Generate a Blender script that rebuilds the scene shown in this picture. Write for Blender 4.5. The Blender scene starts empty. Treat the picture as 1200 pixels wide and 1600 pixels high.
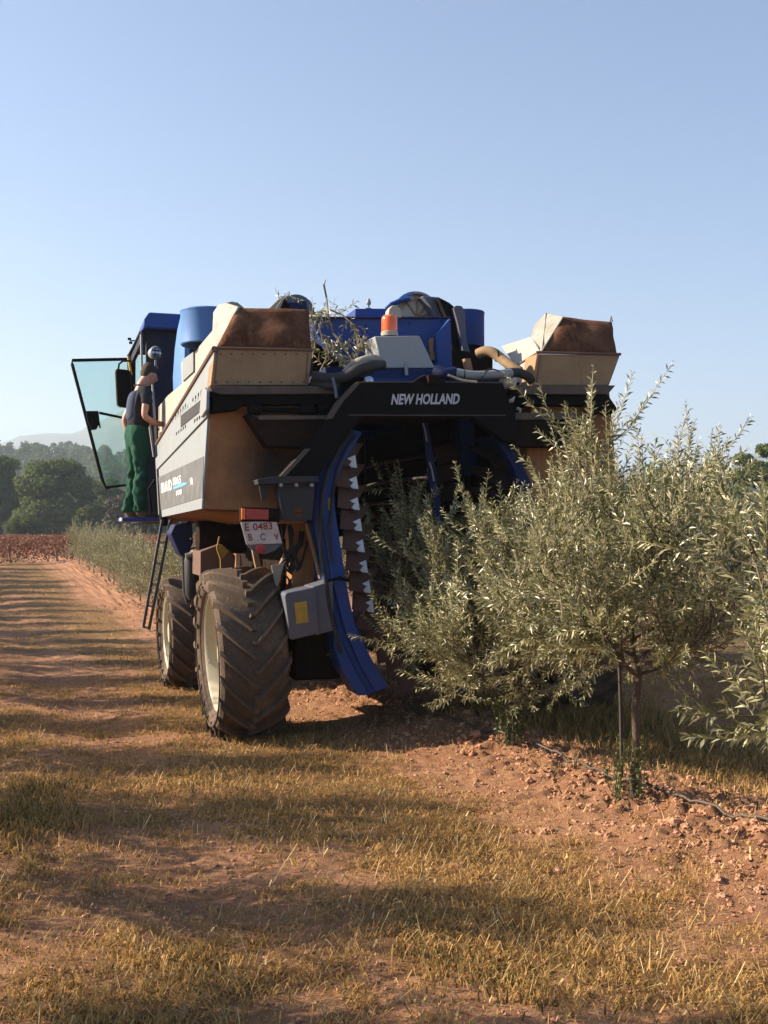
import bpy, math, random
import numpy as np
from mathutils import Vector, Matrix, noise as mnoise

# ------------------------------------------------------------------ camera, sky, sun, exposure
F = 1700.0
CAM = Vector((0.0, 0.0, 1.55))
A = math.atan(680 / F)                 # the rows of trees run along +Y, the camera looks this far to their right
PITCH = math.atan(32 / F)
FW = Vector((math.sin(A) * math.cos(PITCH), math.cos(A) * math.cos(PITCH), math.sin(PITCH)))
RT = Vector((math.cos(A), -math.sin(A), 0))
UP = RT.cross(FW)
scene = bpy.context.scene
col = scene.collection
cd = bpy.data.cameras.new('camera')
cam = bpy.data.objects.new('camera', cd)
col.objects.link(cam)
cd.sensor_fit = 'VERTICAL'
cd.sensor_height = 36
cd.lens = F / 1600 * 36
cd.clip_start = 0.05
cd.clip_end = 12000
cam.matrix_world = Matrix(((RT.x, UP.x, -FW.x, CAM.x), (RT.y, UP.y, -FW.y, CAM.y), (RT.z, UP.z, -FW.z, CAM.z), (0, 0, 0, 1)))
scene.camera = cam
SUN_EL = math.radians(26.5)
SUN_AZ = A - math.radians(90) + math.radians(5)      # clockwise from +Y: camera-left and slightly beyond
S = Vector((math.sin(SUN_AZ) * math.cos(SUN_EL), math.cos(SUN_AZ) * math.cos(SUN_EL), math.sin(SUN_EL)))
world = bpy.data.worlds.new('World')
scene.world = world
world.use_nodes = True
wn = world.node_tree
bg = wn.nodes['Background']
sky = wn.nodes.new('ShaderNodeTexSky')
sky.sky_type = 'NISHITA'
sky.sun_disc = False
sky.sun_elevation = SUN_EL
sky.sun_rotation = SUN_AZ
sky.altitude = 200
sky.air_density = 1.0
sky.dust_density = 0.9
sky.ozone_density = 4.6
wn.links.new(sky.outputs[0], bg.inputs[0])
bg.inputs[1].default_value = 0.064
sl = bpy.data.lights.new('sun', 'SUN')
sl.energy = 5.0
sl.angle = math.radians(0.5)
sl.color = (1.0, 0.85, 0.66)
sun = bpy.data.objects.new('sun', sl)
col.objects.link(sun)
sun.rotation_euler = S.to_track_quat('Z', 'Y').to_euler()
scene.view_settings.view_transform = 'Standard'
scene.view_settings.look = 'None'
scene.view_settings.exposure = 1.62
scene.view_settings.gamma = 1
scene.cycles.use_denoising = True
scene.cycles.max_bounces = 8
scene.cycles.transparent_max_bounces = 24
scene.cycles.volume_bounces = 0
try:
    scene.cycles.denoiser = 'OPENIMAGEDENOISE'
except Exception:
    pass

R = math.radians
rnd = random.Random(11)


def ray(px, py):
    return FW + RT * ((px - 600) / F) + UP * ((800 - py) / F)


def G(px, py, z=0.0):
    """point at height z seen at a pixel of the photograph"""
    d = ray(px, py)
    t = (z - CAM.z) / d.z
    return CAM + d * t


def D(px, py, depth):
    d = ray(px, py)
    return CAM + d * depth


# harvester frame
B = A - R(17.0)
FH = Vector((math.sin(B), math.cos(B), 0))
RH = Vector((math.cos(B), -math.sin(B), 0))
HX0, HY0 = 2.75, 9.6
HROOT = RH * HX0 + FH * HY0


def _h(px, py):
    d = ray(px, py)
    return d.dot(RH), d.dot(FH), d.z


def HY(px, py, y):
    a, b, c = _h(px, py)
    t = y / b
    return Vector((a * t - HX0, y - HY0, CAM.z + c * t))


def HX(px, py, x):
    a, b, c = _h(px, py)
    t = x / a
    return Vector((x - HX0, b * t - HY0, CAM.z + c * t))


def HP(x, y, z):
    return Vector((x - HX0, y - HY0, z))


# ------------------------------------------------------------------ materials
def new_mat(name):
    m = bpy.data.materials.new(name)
    m.use_nodes = True
    return m, m.node_tree, m.node_tree.nodes['Principled BSDF']


def N(nt, t, **kw):
    n = nt.nodes.new(t)
    for k, v in kw.items():
        setattr(n, k, v)
    return n


def ramp(nt, fac, stops):
    r = N(nt, 'ShaderNodeValToRGB')
    e = r.color_ramp.elements
    while len(e) < len(stops):
        e.new(0.5)
    for i, (p, c) in enumerate(stops):
        e[i].position = p
        e[i].color = (*c, 1) if len(c) == 3 else c
    nt.links.new(fac, r.inputs[0])
    return r


def noise(nt, coord, scale, detail=6, rough=0.6, dist=0.0):
    n = N(nt, 'ShaderNodeTexNoise')
    n.inputs['Scale'].default_value = scale
    n.inputs['Detail'].default_value = detail
    n.inputs['Roughness'].default_value = rough
    n.inputs['Distortion'].default_value = dist
    nt.links.new(coord, n.inputs['Vector'])
    return n


def mixc(nt, fac, a, b, mode='MIX'):
    m = N(nt, 'ShaderNodeMix', data_type='RGBA', blend_type=mode)
    for sock, v in ((m.inputs[0], fac), (m.inputs[6], a), (m.inputs[7], b)):
        if hasattr(v, 'links'):
            nt.links.new(v, sock)
        elif isinstance(v, (int, float)):
            sock.default_value = v
        else:
            sock.default_value = (*v, 1)
    return m.outputs[2]


def paint(name, c, dirt=(0.20, 0.13, 0.08), amount=0.5, rough=0.45, metal=0.0, scale=3.0, bump=0.15, streak=True, spec=0.5, coat=0.0):
    """painted or bare metal / plastic with dust, vertical streaks and small scratches"""
    m, nt, p = new_mat(name)
    tc = N(nt, 'ShaderNodeTexCoord')
    co = tc.outputs['Object']
    n1 = noise(nt, co, scale, 8, 0.65)
    n2 = noise(nt, co, scale * 9, 5, 0.7)
    mp = N(nt, 'ShaderNodeMapping')
    mp.inputs['Scale'].default_value = (14, 14, 1.1)
    nt.links.new(co, mp.inputs[0])
    n3 = noise(nt, mp.outputs[0], 1.4, 5, 0.6)
    r1 = ramp(nt, n1.outputs[0], [(0.40, (0, 0, 0)), (0.68, (1, 1, 1))])
    r3 = ramp(nt, n3.outputs[0], [(0.48, (0, 0, 0)), (0.75, (1, 1, 1))])
    ma = N(nt, 'ShaderNodeMath', operation='MAXIMUM')
    nt.links.new(r1.outputs[0], ma.inputs[0])
    if streak:
        nt.links.new(r3.outputs[0], ma.inputs[1])
    mb = N(nt, 'ShaderNodeMath', operation='MULTIPLY')
    nt.links.new(ma.outputs[0], mb.inputs[0])
    r2 = ramp(nt, n2.outputs[0], [(0.3, (0.35, 0.35, 0.35)), (0.7, (1, 1, 1))])
    nt.links.new(r2.outputs[0], mb.inputs[1])
    mc = N(nt, 'ShaderNodeMath', operation='MULTIPLY')
    nt.links.new(mb.outputs[0], mc.inputs[0])
    mc.inputs[1].default_value = amount
    c2 = tuple(x * 0.8 for x in c)
    base = mixc(nt, n2.outputs[0], c, c2)
    nt.links.new(mixc(nt, mc.outputs[0], base, dirt), p.inputs['Base Color'])
    rr = N(nt, 'ShaderNodeMapRange')
    nt.links.new(mc.outputs[0], rr.inputs[0])
    rr.inputs[3].default_value = rough
    rr.inputs[4].default_value = min(1, rough + 0.5)
    nt.links.new(rr.outputs[0], p.inputs['Roughness'])
    p.inputs['Metallic'].default_value = metal
    p.inputs['Specular IOR Level'].default_value = spec
    p.inputs['Coat Weight'].default_value = coat
    b = N(nt, 'ShaderNodeBump')
    b.inputs['Strength'].default_value = bump
    b.inputs['Distance'].default_value = 0.01
    nt.links.new(n2.outputs[0], b.inputs['Height'])
    nt.links.new(b.outputs[0], p.inputs['Normal'])
    return m


M = {}
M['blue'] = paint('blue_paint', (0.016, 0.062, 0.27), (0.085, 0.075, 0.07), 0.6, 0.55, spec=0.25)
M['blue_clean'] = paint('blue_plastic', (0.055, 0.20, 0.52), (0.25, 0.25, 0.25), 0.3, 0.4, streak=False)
M['blue_dark'] = paint('dark_and_shaded_blue_paint', (0.008, 0.016, 0.07), (0.04, 0.035, 0.03), 0.5, 0.6, spec=0.2)  # dark parts, and painted shade on the right arch and inner column
M['cabnavy'] = paint('dusty_navy_cab_paint', (0.012, 0.016, 0.040), (0.06, 0.05, 0.045), 0.7, 0.6, spec=0.2)
M['black'] = paint('black_paint', (0.006, 0.005, 0.005), (0.022, 0.015, 0.011), 0.5, 0.75, spec=0.10)
M['brownblack'] = paint('dusty_black_and_shade_paint', (0.012, 0.007, 0.005), (0.050, 0.026, 0.017), 0.6, 0.85, spec=0.1)  # dusty black parts, and painted shade on the right-hand scales
M['tan'] = paint('tan_hopper_paint', (0.39, 0.180, 0.072), (0.15, 0.075, 0.04), 0.85, 0.75, scale=1.6, spec=0.2)
M['cream'] = paint('cream_box_paint', (0.33, 0.215, 0.115), (0.17, 0.10, 0.055), 0.8, 0.7, scale=2.2, spec=0.25)
M['white'] = paint('off_white_panel_paint', (0.245, 0.265, 0.275), (0.165, 0.155, 0.135), 0.6, 0.45, scale=2.0)
M['creamplastic'] = paint('cream_plastic', (0.42, 0.385, 0.32), (0.24, 0.18, 0.12), 0.6, 0.5, scale=5)
M['translucent'] = paint('dirty_translucent_sheet', (0.40, 0.37, 0.31), (0.14, 0.10, 0.065), 0.95, 0.45, scale=7, bump=0.8)
M['rusttarp'] = paint('rust_brown_flap', (0.085, 0.030, 0.013), (0.24, 0.125, 0.07), 0.95, 0.85, scale=3.0, bump=1.0, spec=0.1)
M['grey'] = paint('grey_paint', (0.036, 0.037, 0.042), (0.075, 0.055, 0.042), 0.5, 0.7, spec=0.2)
M['greybox'] = paint('light_grey_box_paint', (0.30, 0.32, 0.34), (0.30, 0.25, 0.19), 0.35, 0.45, streak=False)
M['bluegrey'] = paint('dusty_blue_grey_metal', (0.075, 0.09, 0.13), (0.17, 0.13, 0.10), 0.7, 0.6)
M['ledge'] = paint('dusty_grey_ledge', (0.085, 0.068, 0.058), (0.20, 0.14, 0.10), 0.7, 0.8, spec=0.2)
M['rubber'] = paint('black_rubber_hose', (0.022, 0.023, 0.027), (0.09, 0.075, 0.065), 0.6, 0.6, spec=0.3)
M['hosegrey'] = paint('grey_sleeve_hose', (0.25, 0.27, 0.29), (0.3, 0.26, 0.2), 0.5, 0.5, scale=12)
M['tyre'] = paint('dusty_tyre_rubber', (0.060, 0.044, 0.034), (0.27, 0.185, 0.125), 0.85, 0.85, scale=4.5, bump=0.7, streak=False, spec=0.3)
M['rim'] = paint('cream_wheel_rim', (0.48, 0.44, 0.32), (0.26, 0.18, 0.11), 0.45, 0.5)
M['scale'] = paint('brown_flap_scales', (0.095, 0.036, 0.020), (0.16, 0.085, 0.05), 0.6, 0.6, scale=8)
M['whiteliner'] = paint('white_flap_liner', (0.75, 0.77, 0.80), (0.3, 0.25, 0.2), 0.3, 0.5, scale=9)
M['ladder'] = paint('dark_ladder_metal', (0.03, 0.03, 0.035), (0.14, 0.11, 0.09), 0.5, 0.5)
M['alu'] = paint('bare_aluminium', (0.30, 0.30, 0.31), (0.2, 0.16, 0.12), 0.5, 0.45, metal=0.5)
M['yellow'] = paint('yellow_sticker', (0.48, 0.29, 0.03), (0.16, 0.10, 0.04), 0.8, 0.5, scale=14)
M['red'] = paint('red_lamp_plastic', (0.38, 0.012, 0.008), (0.15, 0.06, 0.04), 0.35, 0.2)
M['orangelamp'] = paint('orange_lamp_plastic', (0.80, 0.16, 0.02), (0.3, 0.1, 0.05), 0.3, 0.2)
M['plate'] = paint('white_number_plate', (0.62, 0.63, 0.66), (0.28, 0.2, 0.14), 0.6, 0.4, scale=9)
M['redpaint'] = paint('dark_red_lettering', (0.22, 0.02, 0.02), (0.15, 0.08, 0.05), 0.3, 0.5)
M['letter'] = paint('silver_lettering', (0.55, 0.54, 0.56), (0.25, 0.2, 0.15), 0.3, 0.5)
M['decal'] = paint('charcoal_decal', (0.075, 0.075, 0.075), (0.22, 0.20, 0.17), 0.55, 0.5, scale=7)
M['whiteletter'] = paint('white_lettering', (0.78, 0.78, 0.74), (0.4, 0.35, 0.3), 0.2, 0.5)
M['decalblue'] = paint('light_blue_stripe', (0.10, 0.38, 0.68), (0.3, 0.3, 0.3), 0.2, 0.5)
M['trim'] = paint('rusty_brown_trim', (0.14, 0.07, 0.045), (0.08, 0.05, 0.03), 0.5, 0.6)
M['wood'] = paint('weathered_wood', (0.24, 0.17, 0.11), (0.12, 0.09, 0.06), 0.6, 0.9)
M['stake'] = paint('dark_stake', (0.035, 0.03, 0.03), (0.16, 0.10, 0.07), 0.5, 0.8)
M['skin'] = paint('skin', (0.50, 0.25, 0.16), (0.40, 0.18, 0.11), 0.3, 0.5, scale=6, bump=0.05, streak=False)
M['hair'] = paint('short_brown_hair', (0.035, 0.02, 0.013), (0.06, 0.035, 0.02), 0.5, 0.7, scale=60, bump=0.8, streak=False)
M['shirt'] = paint('black_cotton', (0.018, 0.018, 0.024), (0.04, 0.04, 0.05), 0.5, 0.9, scale=10, streak=False, spec=0.2)
M['vest'] = paint('slate_blue_cotton', (0.055, 0.075, 0.125), (0.09, 0.10, 0.13), 0.5, 0.9, scale=8, streak=False, spec=0.2)
M['trouser'] = paint('green_work_cotton', (0.010, 0.060, 0.034), (0.03, 0.105, 0.065), 0.6, 0.9, scale=5, streak=False, spec=0.2, bump=0.4)
M['boot'] = paint('brown_boot_leather', (0.05, 0.03, 0.02), (0.2, 0.14, 0.09), 0.5, 0.6, scale=12, streak=False)
M['hosepipe'] = paint('black_irrigation_pipe', (0.022, 0.022, 0.024), (0.22, 0.14, 0.09), 0.75, 0.5, scale=10, streak=False)

m, nt, p = new_mat('amber_beacon_lens')
p.inputs['Base Color'].default_value = (0.85, 0.13, 0.012, 1)
p.inputs['Roughness'].default_value = 0.15
p.inputs['Subsurface Weight'].default_value = 0.3
p.inputs['Subsurface Radius'].default_value = (0.05, 0.02, 0.005)
p.inputs['Coat Weight'].default_value = 0.6
M['amber'] = m
m, nt, p = new_mat('green_tinted_glass')
tr = N(nt, 'ShaderNodeBsdfTransparent')
tr.inputs[0].default_value = (0.88, 0.975, 0.94, 1)
gl = N(nt, 'ShaderNodeBsdfGlossy')
gl.inputs['Roughness'].default_value = 0.03
fr = N(nt, 'ShaderNodeFresnel')
fr.inputs[0].default_value = 1.5
df = N(nt, 'ShaderNodeBsdfDiffuse')
df.inputs[0].default_value = (0.30, 0.46, 0.38, 1)
mx = N(nt, 'ShaderNodeMixShader')
nt.links.new(fr.outputs[0], mx.inputs[0])
nt.links.new(tr.outputs[0], mx.inputs[1])
nt.links.new(gl.outputs[0], mx.inputs[2])
mx2 = N(nt, 'ShaderNodeMixShader')
mx2.inputs[0].default_value = 0.09
nt.links.new(mx.outputs[0], mx2.inputs[1])
nt.links.new(df.outputs[0], mx2.inputs[2])
nt.links.new(mx2.outputs[0], nt.nodes['Material Output'].inputs[0])
M['glass'] = m
m, nt, p = new_mat('work_light_lens')
p.inputs['Base Color'].default_value = (0.35, 0.36, 0.42, 1)
p.inputs['Roughness'].default_value = 0.1
p.inputs['Metallic'].default_value = 0.7
M['lens'] = m


def leaf_mat(name, top, top2, under, transl=0.22, rough=0.42, spec=0.5):
    m, nt, p = new_mat(name)
    geo = N(nt, 'ShaderNodeNewGeometry')
    at = N(nt, 'ShaderNodeAttribute', attribute_name='tint')
    c = mixc(nt, at.outputs['Fac'], top, top2)
    c = mixc(nt, geo.outputs['Backfacing'], c, under)
    nt.links.new(c, p.inputs['Base Color'])
    p.inputs['Roughness'].default_value = rough
    p.inputs['Specular IOR Level'].default_value = spec
    t = N(nt, 'ShaderNodeBsdfTranslucent')
    nt.links.new(c, t.inputs[0])
    mx = N(nt, 'ShaderNodeMixShader')
    mx.inputs[0].default_value = transl
    nt.links.new(p.outputs[0], mx.inputs[1])
    nt.links.new(t.outputs[0], mx.inputs[2])
    nt.links.new(mx.outputs[0], nt.nodes['Material Output'].inputs[0])
    return m


M['olive_leaf'] = leaf_mat('olive_leaf', (0.062, 0.074, 0.024), (0.220, 0.215, 0.070), (0.40, 0.375, 0.19), 0.18, 0.38, 0.7)
M['grass_blade'] = leaf_mat('dry_and_green_grass', (0.070, 0.080, 0.022), (0.58, 0.345, 0.125), (0.46, 0.275, 0.10), 0.3, 0.7, 0.2)
M['straw'] = leaf_mat('pale_straw', (0.34, 0.24, 0.11), (0.62, 0.45, 0.22), (0.50, 0.36, 0.17), 0.2, 0.6, 0.3)
M['weed_leaf'] = leaf_mat('green_weed_leaf', (0.05, 0.065, 0.018), (0.13, 0.13, 0.035), (0.13, 0.13, 0.05), 0.3, 0.5, 0.4)
M['vine_leaf'] = leaf_mat('red_vine_leaf', (0.13, 0.040, 0.022), (0.30, 0.145, 0.075), (0.18, 0.08, 0.05), 0.25, 0.7, 0.2)
M['pine'] = leaf_mat('pine_needles', (0.035, 0.060, 0.014), (0.200, 0.225, 0.045), (0.08, 0.11, 0.03), 0.35, 0.8, 0.15)
M['pine_light'] = leaf_mat('yellow_green_foliage', (0.07, 0.085, 0.022), (0.15, 0.15, 0.04), (0.09, 0.10, 0.03), 0.2, 0.8, 0.15)
M['brown_bush'] = leaf_mat('brownish_foliage', (0.065, 0.055, 0.03), (0.14, 0.11, 0.06), (0.09, 0.08, 0.05), 0.15, 0.8, 0.15)
M['bark'] = paint('olive_bark', (0.13, 0.095, 0.065), (0.05, 0.04, 0.03), 0.8, 0.9, scale=14, bump=1.0)
M['twig'] = paint('olive_twig', (0.25, 0.20, 0.13), (0.12, 0.09, 0.05), 0.5, 0.8, scale=20)
M['darkbark'] = paint('pine_bark', (0.07, 0.045, 0.03), (0.03, 0.02, 0.015), 0.5, 0.9)

# soil
m, nt, p = new_mat('red_soil_and_dry_grass')
tc = N(nt, 'ShaderNodeNewGeometry')
co = tc.outputs['Position']
na = noise(nt, co, 1.1, 8, 0.6)
nb = noise(nt, co, 14, 8, 0.75)
nc = noise(nt, co, 90, 5, 0.8)
soil = mixc(nt, ramp(nt, na.outputs[0], [(0.35, (0, 0, 0)), (0.65, (1, 1, 1))]).outputs[0], (0.40, 0.200, 0.105), (0.27, 0.116, 0.058))
soil = mixc(nt, ramp(nt, nb.outputs[0], [(0.35, (0, 0, 0)), (0.8, (1, 1, 1))]).outputs[0], soil, (0.55, 0.32, 0.19))
soil = mixc(nt, ramp(nt, nc.outputs[0], [(0.25, (0.55, 0.55, 0.55)), (0.6, (1, 1, 1))]).outputs[0], (0.16, 0.075, 0.045), soil)
thatch = mixc(nt, ramp(nt, nc.outputs[0], [(0.35, (0, 0, 0)), (0.65, (1, 1, 1))]).outputs[0], (0.10, 0.050, 0.026), (0.42, 0.235, 0.10))
thatch = mixc(nt, ramp(nt, noise(nt, co, 2.3, 5).outputs[0], [(0.5, (0, 0, 0)), (0.75, (0.6, 0.6, 0.6))]).outputs[0], thatch, (0.13, 0.13, 0.035))
at = N(nt, 'ShaderNodeAttribute', attribute_name='grass')
ad = N(nt, 'ShaderNodeMath', operation='ADD')
nt.links.new(at.outputs['Fac'], ad.inputs[0])
sb = N(nt, 'ShaderNodeMath', operation='MULTIPLY_ADD')
nt.links.new(nb.outputs[0], sb.inputs[0])
sb.inputs[1].default_value = 1.2
sb.inputs[2].default_value = -0.6
nt.links.new(sb.outputs[0], ad.inputs[1])
gm = ramp(nt, ad.outputs[0], [(0.35, (0, 0, 0)), (0.75, (1, 1, 1))])
nt.links.new(mixc(nt, gm.outputs[0], soil, thatch), p.inputs['Base Color'])
p.inputs['Roughness'].default_value = 0.95
p.inputs['Specular IOR Level'].default_value = 0.15
bu = N(nt, 'ShaderNodeBump')
bu.inputs['Strength'].default_value = 0.8
bu.inputs['Distance'].default_value = 0.03
adh = N(nt, 'ShaderNodeMath', operation='ADD')
nt.links.new(nb.outputs[0], adh.inputs[0])
nt.links.new(nc.outputs[0], adh.inputs[1])
nt.links.new(adh.outputs[0], bu.inputs['Height'])
nt.links.new(bu.outputs[0], p.inputs['Normal'])
M['soil'] = m
m, nt, p = new_mat('soil_clod')
tc = N(nt, 'ShaderNodeNewGeometry')
nb = noise(nt, tc.outputs['Position'], 30, 6, 0.7)
nt.links.new(mixc(nt, nb.outputs[0], (0.34, 0.15, 0.08), (0.60, 0.33, 0.20)), p.inputs['Base Color'])
p.inputs['Roughness'].default_value = 0.95
bu = N(nt, 'ShaderNodeBump')
bu.inputs['Strength'].default_value = 0.8
bu.inputs['Distance'].default_value = 0.01
nt.links.new(nb.outputs[0], bu.inputs['Height'])
nt.links.new(bu.outputs[0], p.inputs['Normal'])
M['clod'] = m
m, nt, p = new_mat('wooded_hillside')
tc = N(nt, 'ShaderNodeNewGeometry')
nb = noise(nt, tc.outputs['Position'], 0.05, 8, 0.7)
nt.links.new(mixc(nt, ramp(nt, nb.outputs[0], [(0.35, (0, 0, 0)), (0.65, (1, 1, 1))]).outputs[0], (0.035, 0.050, 0.022), (0.11, 0.10, 0.05)), p.inputs['Base Color'])
p.inputs['Roughness'].default_value = 1.0
M['hill'] = m


# ------------------------------------------------------------------ mesh helpers
class MB:
    def __init__(s):
        s.v = []
        s.f = []
        s.mi = []
        s.cur = 0

    def add(s, vs, fs):
        o = len(s.v)
        s.v += [Vector(x) for x in vs]
        s.f += [tuple(i + o for i in f) for f in fs]
        s.mi += [s.cur] * len(fs)
        return s

    def prism(s, pts, vec):
        n = len(pts)
        vec = Vector(vec)
        vs = [Vector(p_) for p_ in pts] + [Vector(p_) + vec for p_ in pts]
        fs = [tuple(range(n)), tuple(range(2 * n - 1, n - 1, -1))]
        fs += [(i, n + i, n + (i + 1) % n, (i + 1) % n) for i in range(n)]
        return s.add(vs, fs)

    def hexa(s, a, b):
        n = len(a)
        vs = list(a) + list(b)
        fs = [tuple(range(n)), tuple(range(2 * n - 1, n - 1, -1))]
        fs += [(i, n + i, n + (i + 1) % n, (i + 1) % n) for i in range(n)]
        return s.add(vs, fs)

    def box(s, lo, hi):
        x0, y0, z0 = lo
        x1, y1, z1 = hi
        return s.prism([(x0, y0, z0), (x1, y0, z0), (x1, y0, z1), (x0, y0, z1)], (0, y1 - y0, 0))

    def tube(s, pts, r, n=8, caps=True):
        pts = [Vector(p_) for p_ in pts]
        rs = r if isinstance(r, (list, tuple)) else [r] * len(pts)
        vs = []
        up = None
        for i, p_ in enumerate(pts):
            t = (pts[min(i + 1, len(pts) - 1)] - pts[max(i - 1, 0)])
            if t.length < 1e-9:
                t = Vector((0, 0, 1))
            t.normalize()
            if up is None:
                up = t.orthogonal().normalized()
            up = (up - t * up.dot(t))
            up = up.normalized() if up.length > 1e-6 else t.orthogonal().normalized()
            w = t.cross(up)
            for k in range(n):
                a = 2 * math.pi * k / n
                vs.append(p_ + (up * math.cos(a) + w * math.sin(a)) * rs[i])
        fs = []
        for i in range(len(pts) - 1):
            for k in range(n):
                fs.append((i * n + k, i * n + (k + 1) % n, (i + 1) * n + (k + 1) % n, (i + 1) * n + k))
        if caps:
            fs.append(tuple(range(n - 1, -1, -1)))
            fs.append(tuple((len(pts) - 1) * n + k for k in range(n)))
        return s.add(vs, fs)

    def lathe(s, prof, c, ax='Z', n=32, a0=0, a1=2 * math.pi, close=True):
        c = Vector(c)
        vs = []
        full = abs(a1 - a0 - 2 * math.pi) < 1e-6
        m_ = n if full else n + 1
        for k in range(m_):
            a = a0 + (a1 - a0) * k / n
            for (r, h) in prof:
                if ax == 'Z':
                    q = Vector((r * math.cos(a), r * math.sin(a), h))
                elif ax == 'X':
                    q = Vector((h, r * math.cos(a), r * math.sin(a)))
                else:
                    q = Vector((r * math.cos(a), h, r * math.sin(a)))
                vs.append(c + q)
        L = len(prof)
        fs = []
        for k in range(n if full else n):
            k2 = (k + 1) % m_
            for j in range(L - 1):
                fs.append((k * L + j, k2 * L + j, k2 * L + j + 1, k * L + j + 1))
        if close:
            if full:
                fs.append(tuple(k * L for k in range(m_ - 1, -1, -1)))
                fs.append(tuple(k * L + L - 1 for k in range(m_)))
        return s.add(vs, fs)

    def build(s, name, mats, parent=None, smooth=35, bevel=0.0, fix=True):
        me = bpy.data.meshes.new(name)
        me.from_pydata([tuple(v) for v in s.v], [], s.f)
        if not isinstance(mats, (list, tuple)):
            mats = [mats]
        for m_ in mats:
            me.materials.append(m_)
        me.polygons.foreach_set('material_index', s.mi)
        if fix:
            import bmesh
            bm = bmesh.new()
            bm.from_mesh(me)
            bmesh.ops.recalc_face_normals(bm, faces=bm.faces)
            bm.to_mesh(me)
            bm.free()
        if smooth:
            me.shade_smooth()
            me.set_sharp_from_angle(angle=R(smooth))
        o = bpy.data.objects.new(name, me)
        col.objects.link(o)
        if parent is not None:
            o.parent = parent
        if bevel:
            b = o.modifiers.new('bevel', 'BEVEL')
            b.width = bevel
            b.segments = 2
            b.limit_method = 'ANGLE'
            b.angle_limit = R(40)
        return o


def tag(o, label=None, cat=None, group=None, kind=None):
    for k, v in (('label', label), ('category', cat), ('group', group), ('kind', kind)):
        if v:
            o[k] = v
    return o


def empty(name, loc=(0, 0, 0), rz=0.0, **kw):
    o = bpy.data.objects.new(name, None)
    o.empty_display_size = 0.2
    col.objects.link(o)
    o.location = loc
    o.rotation_euler = (0, 0, rz)
    return tag(o, **kw)


def np_mesh(name, verts, faces_flat, nper, mats, mi=None, tint=None, attr='tint', smooth=False):
    """verts (n,3) array; faces_flat: flat index array, nper verts each"""
    me = bpy.data.meshes.new(name)
    nf = len(faces_flat) // nper
    me.vertices.add(len(verts))
    me.vertices.foreach_set('co', np.asarray(verts, dtype=np.float32).ravel())
    me.loops.add(len(faces_flat))
    me.loops.foreach_set('vertex_index', np.asarray(faces_flat, dtype=np.int32))
    me.polygons.add(nf)
    me.polygons.foreach_set('loop_start', np.arange(nf, dtype=np.int32) * nper)
    me.polygons.foreach_set('loop_total', np.full(nf, nper, dtype=np.int32))
    for m_ in (mats if isinstance(mats, (list, tuple)) else [mats]):
        me.materials.append(m_)
    if mi is not None:
        me.polygons.foreach_set('material_index', np.asarray(mi, dtype=np.int32))
    me.update(calc_edges=True)
    if tint is not None:
        a = me.attributes.new(attr, 'FLOAT', 'POINT')
        a.data.foreach_set('value', np.asarray(tint, dtype=np.float32))
    me.polygons.foreach_set('use_smooth', np.full(nf, smooth, dtype=bool))
    return me


def text_mesh(txt, origin, xdir, ydir, height, width, depth, name, mat, parent, shear=0.0, bold=0.0):
    """flat lettering on a surface: origin is the lower left corner"""
    cu = bpy.data.curves.new('t', 'FONT')
    cu.body = txt
    cu.size = 1.0
    cu.shear = shear
    cu.offset = bold
    cu.extrude = 0.02
    cu.resolution_u = 3
    ob = bpy.data.objects.new('t', cu)
    col.objects.link(ob)
    dg = bpy.context.evaluated_depsgraph_get()
    me = bpy.data.meshes.new_from_object(ob.evaluated_get(dg))
    bpy.data.objects.remove(ob)
    co = np.array([v.co[:] for v in me.vertices])
    mn, mx_ = co.min(0), co.max(0)
    xd, yd = Vector(xdir).normalized(), Vector(ydir).normalized()
    zd = xd.cross(yd)
    for v in me.vertices:
        x = (v.co.x - mn[0]) / (mx_[0] - mn[0]) * width
        y = (v.co.y - mn[1]) / (mx_[1] - mn[1]) * height
        v.co = Vector(origin) + xd * x + yd * y + zd * (depth if v.co.z > 0 else 0.0)
    me.materials.clear()
    me.materials.append(mat)
    o = bpy.data.objects.new(name, me)
    col.objects.link(o)
    o.parent = parent
    return o


# numpy value noise
_rs = np.random.RandomState(5)
_tab = _rs.rand(256, 256)


def vnoise(x, y, s, seed=0):
    x = np.asarray(x) * s + seed * 17.3
    y = np.asarray(y) * s + seed * 9.1
    xi = np.floor(x).astype(int)
    yi = np.floor(y).astype(int)
    fx, fy = x - xi, y - yi
    fx = fx * fx * (3 - 2 * fx)
    fy = fy * fy * (3 - 2 * fy)
    a = _tab[xi % 256, yi % 256]
    b = _tab[(xi + 1) % 256, yi % 256]
    c = _tab[xi % 256, (yi + 1) % 256]
    d = _tab[(xi + 1) % 256, (yi + 1) % 256]
    return (a * (1 - fx) + b * fx) * (1 - fy) + (c * (1 - fx) + d * fx) * fy


def fbm(x, y, s, o=4, seed=0):
    r = 0
    a = 0.5
    for i in range(o):
        r = r + a * vnoise(x, y, s * 2 ** i, seed + i)
        a *= 0.5
    return r / (1 - 0.5 ** o)


def sst(x, a, b):
    t = np.clip((np.asarray(x, dtype=float) - a) / (b - a), 0, 1)
    return t * t * (3 - 2 * t)


ROWX = 3.80          # the harvested row
LEFTX = -1.25        # the row on the other side of the track, left of the camera


def bank(x):
    return np.exp(-((x - ROWX + 0.1) / 0.62) ** 2)


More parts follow.
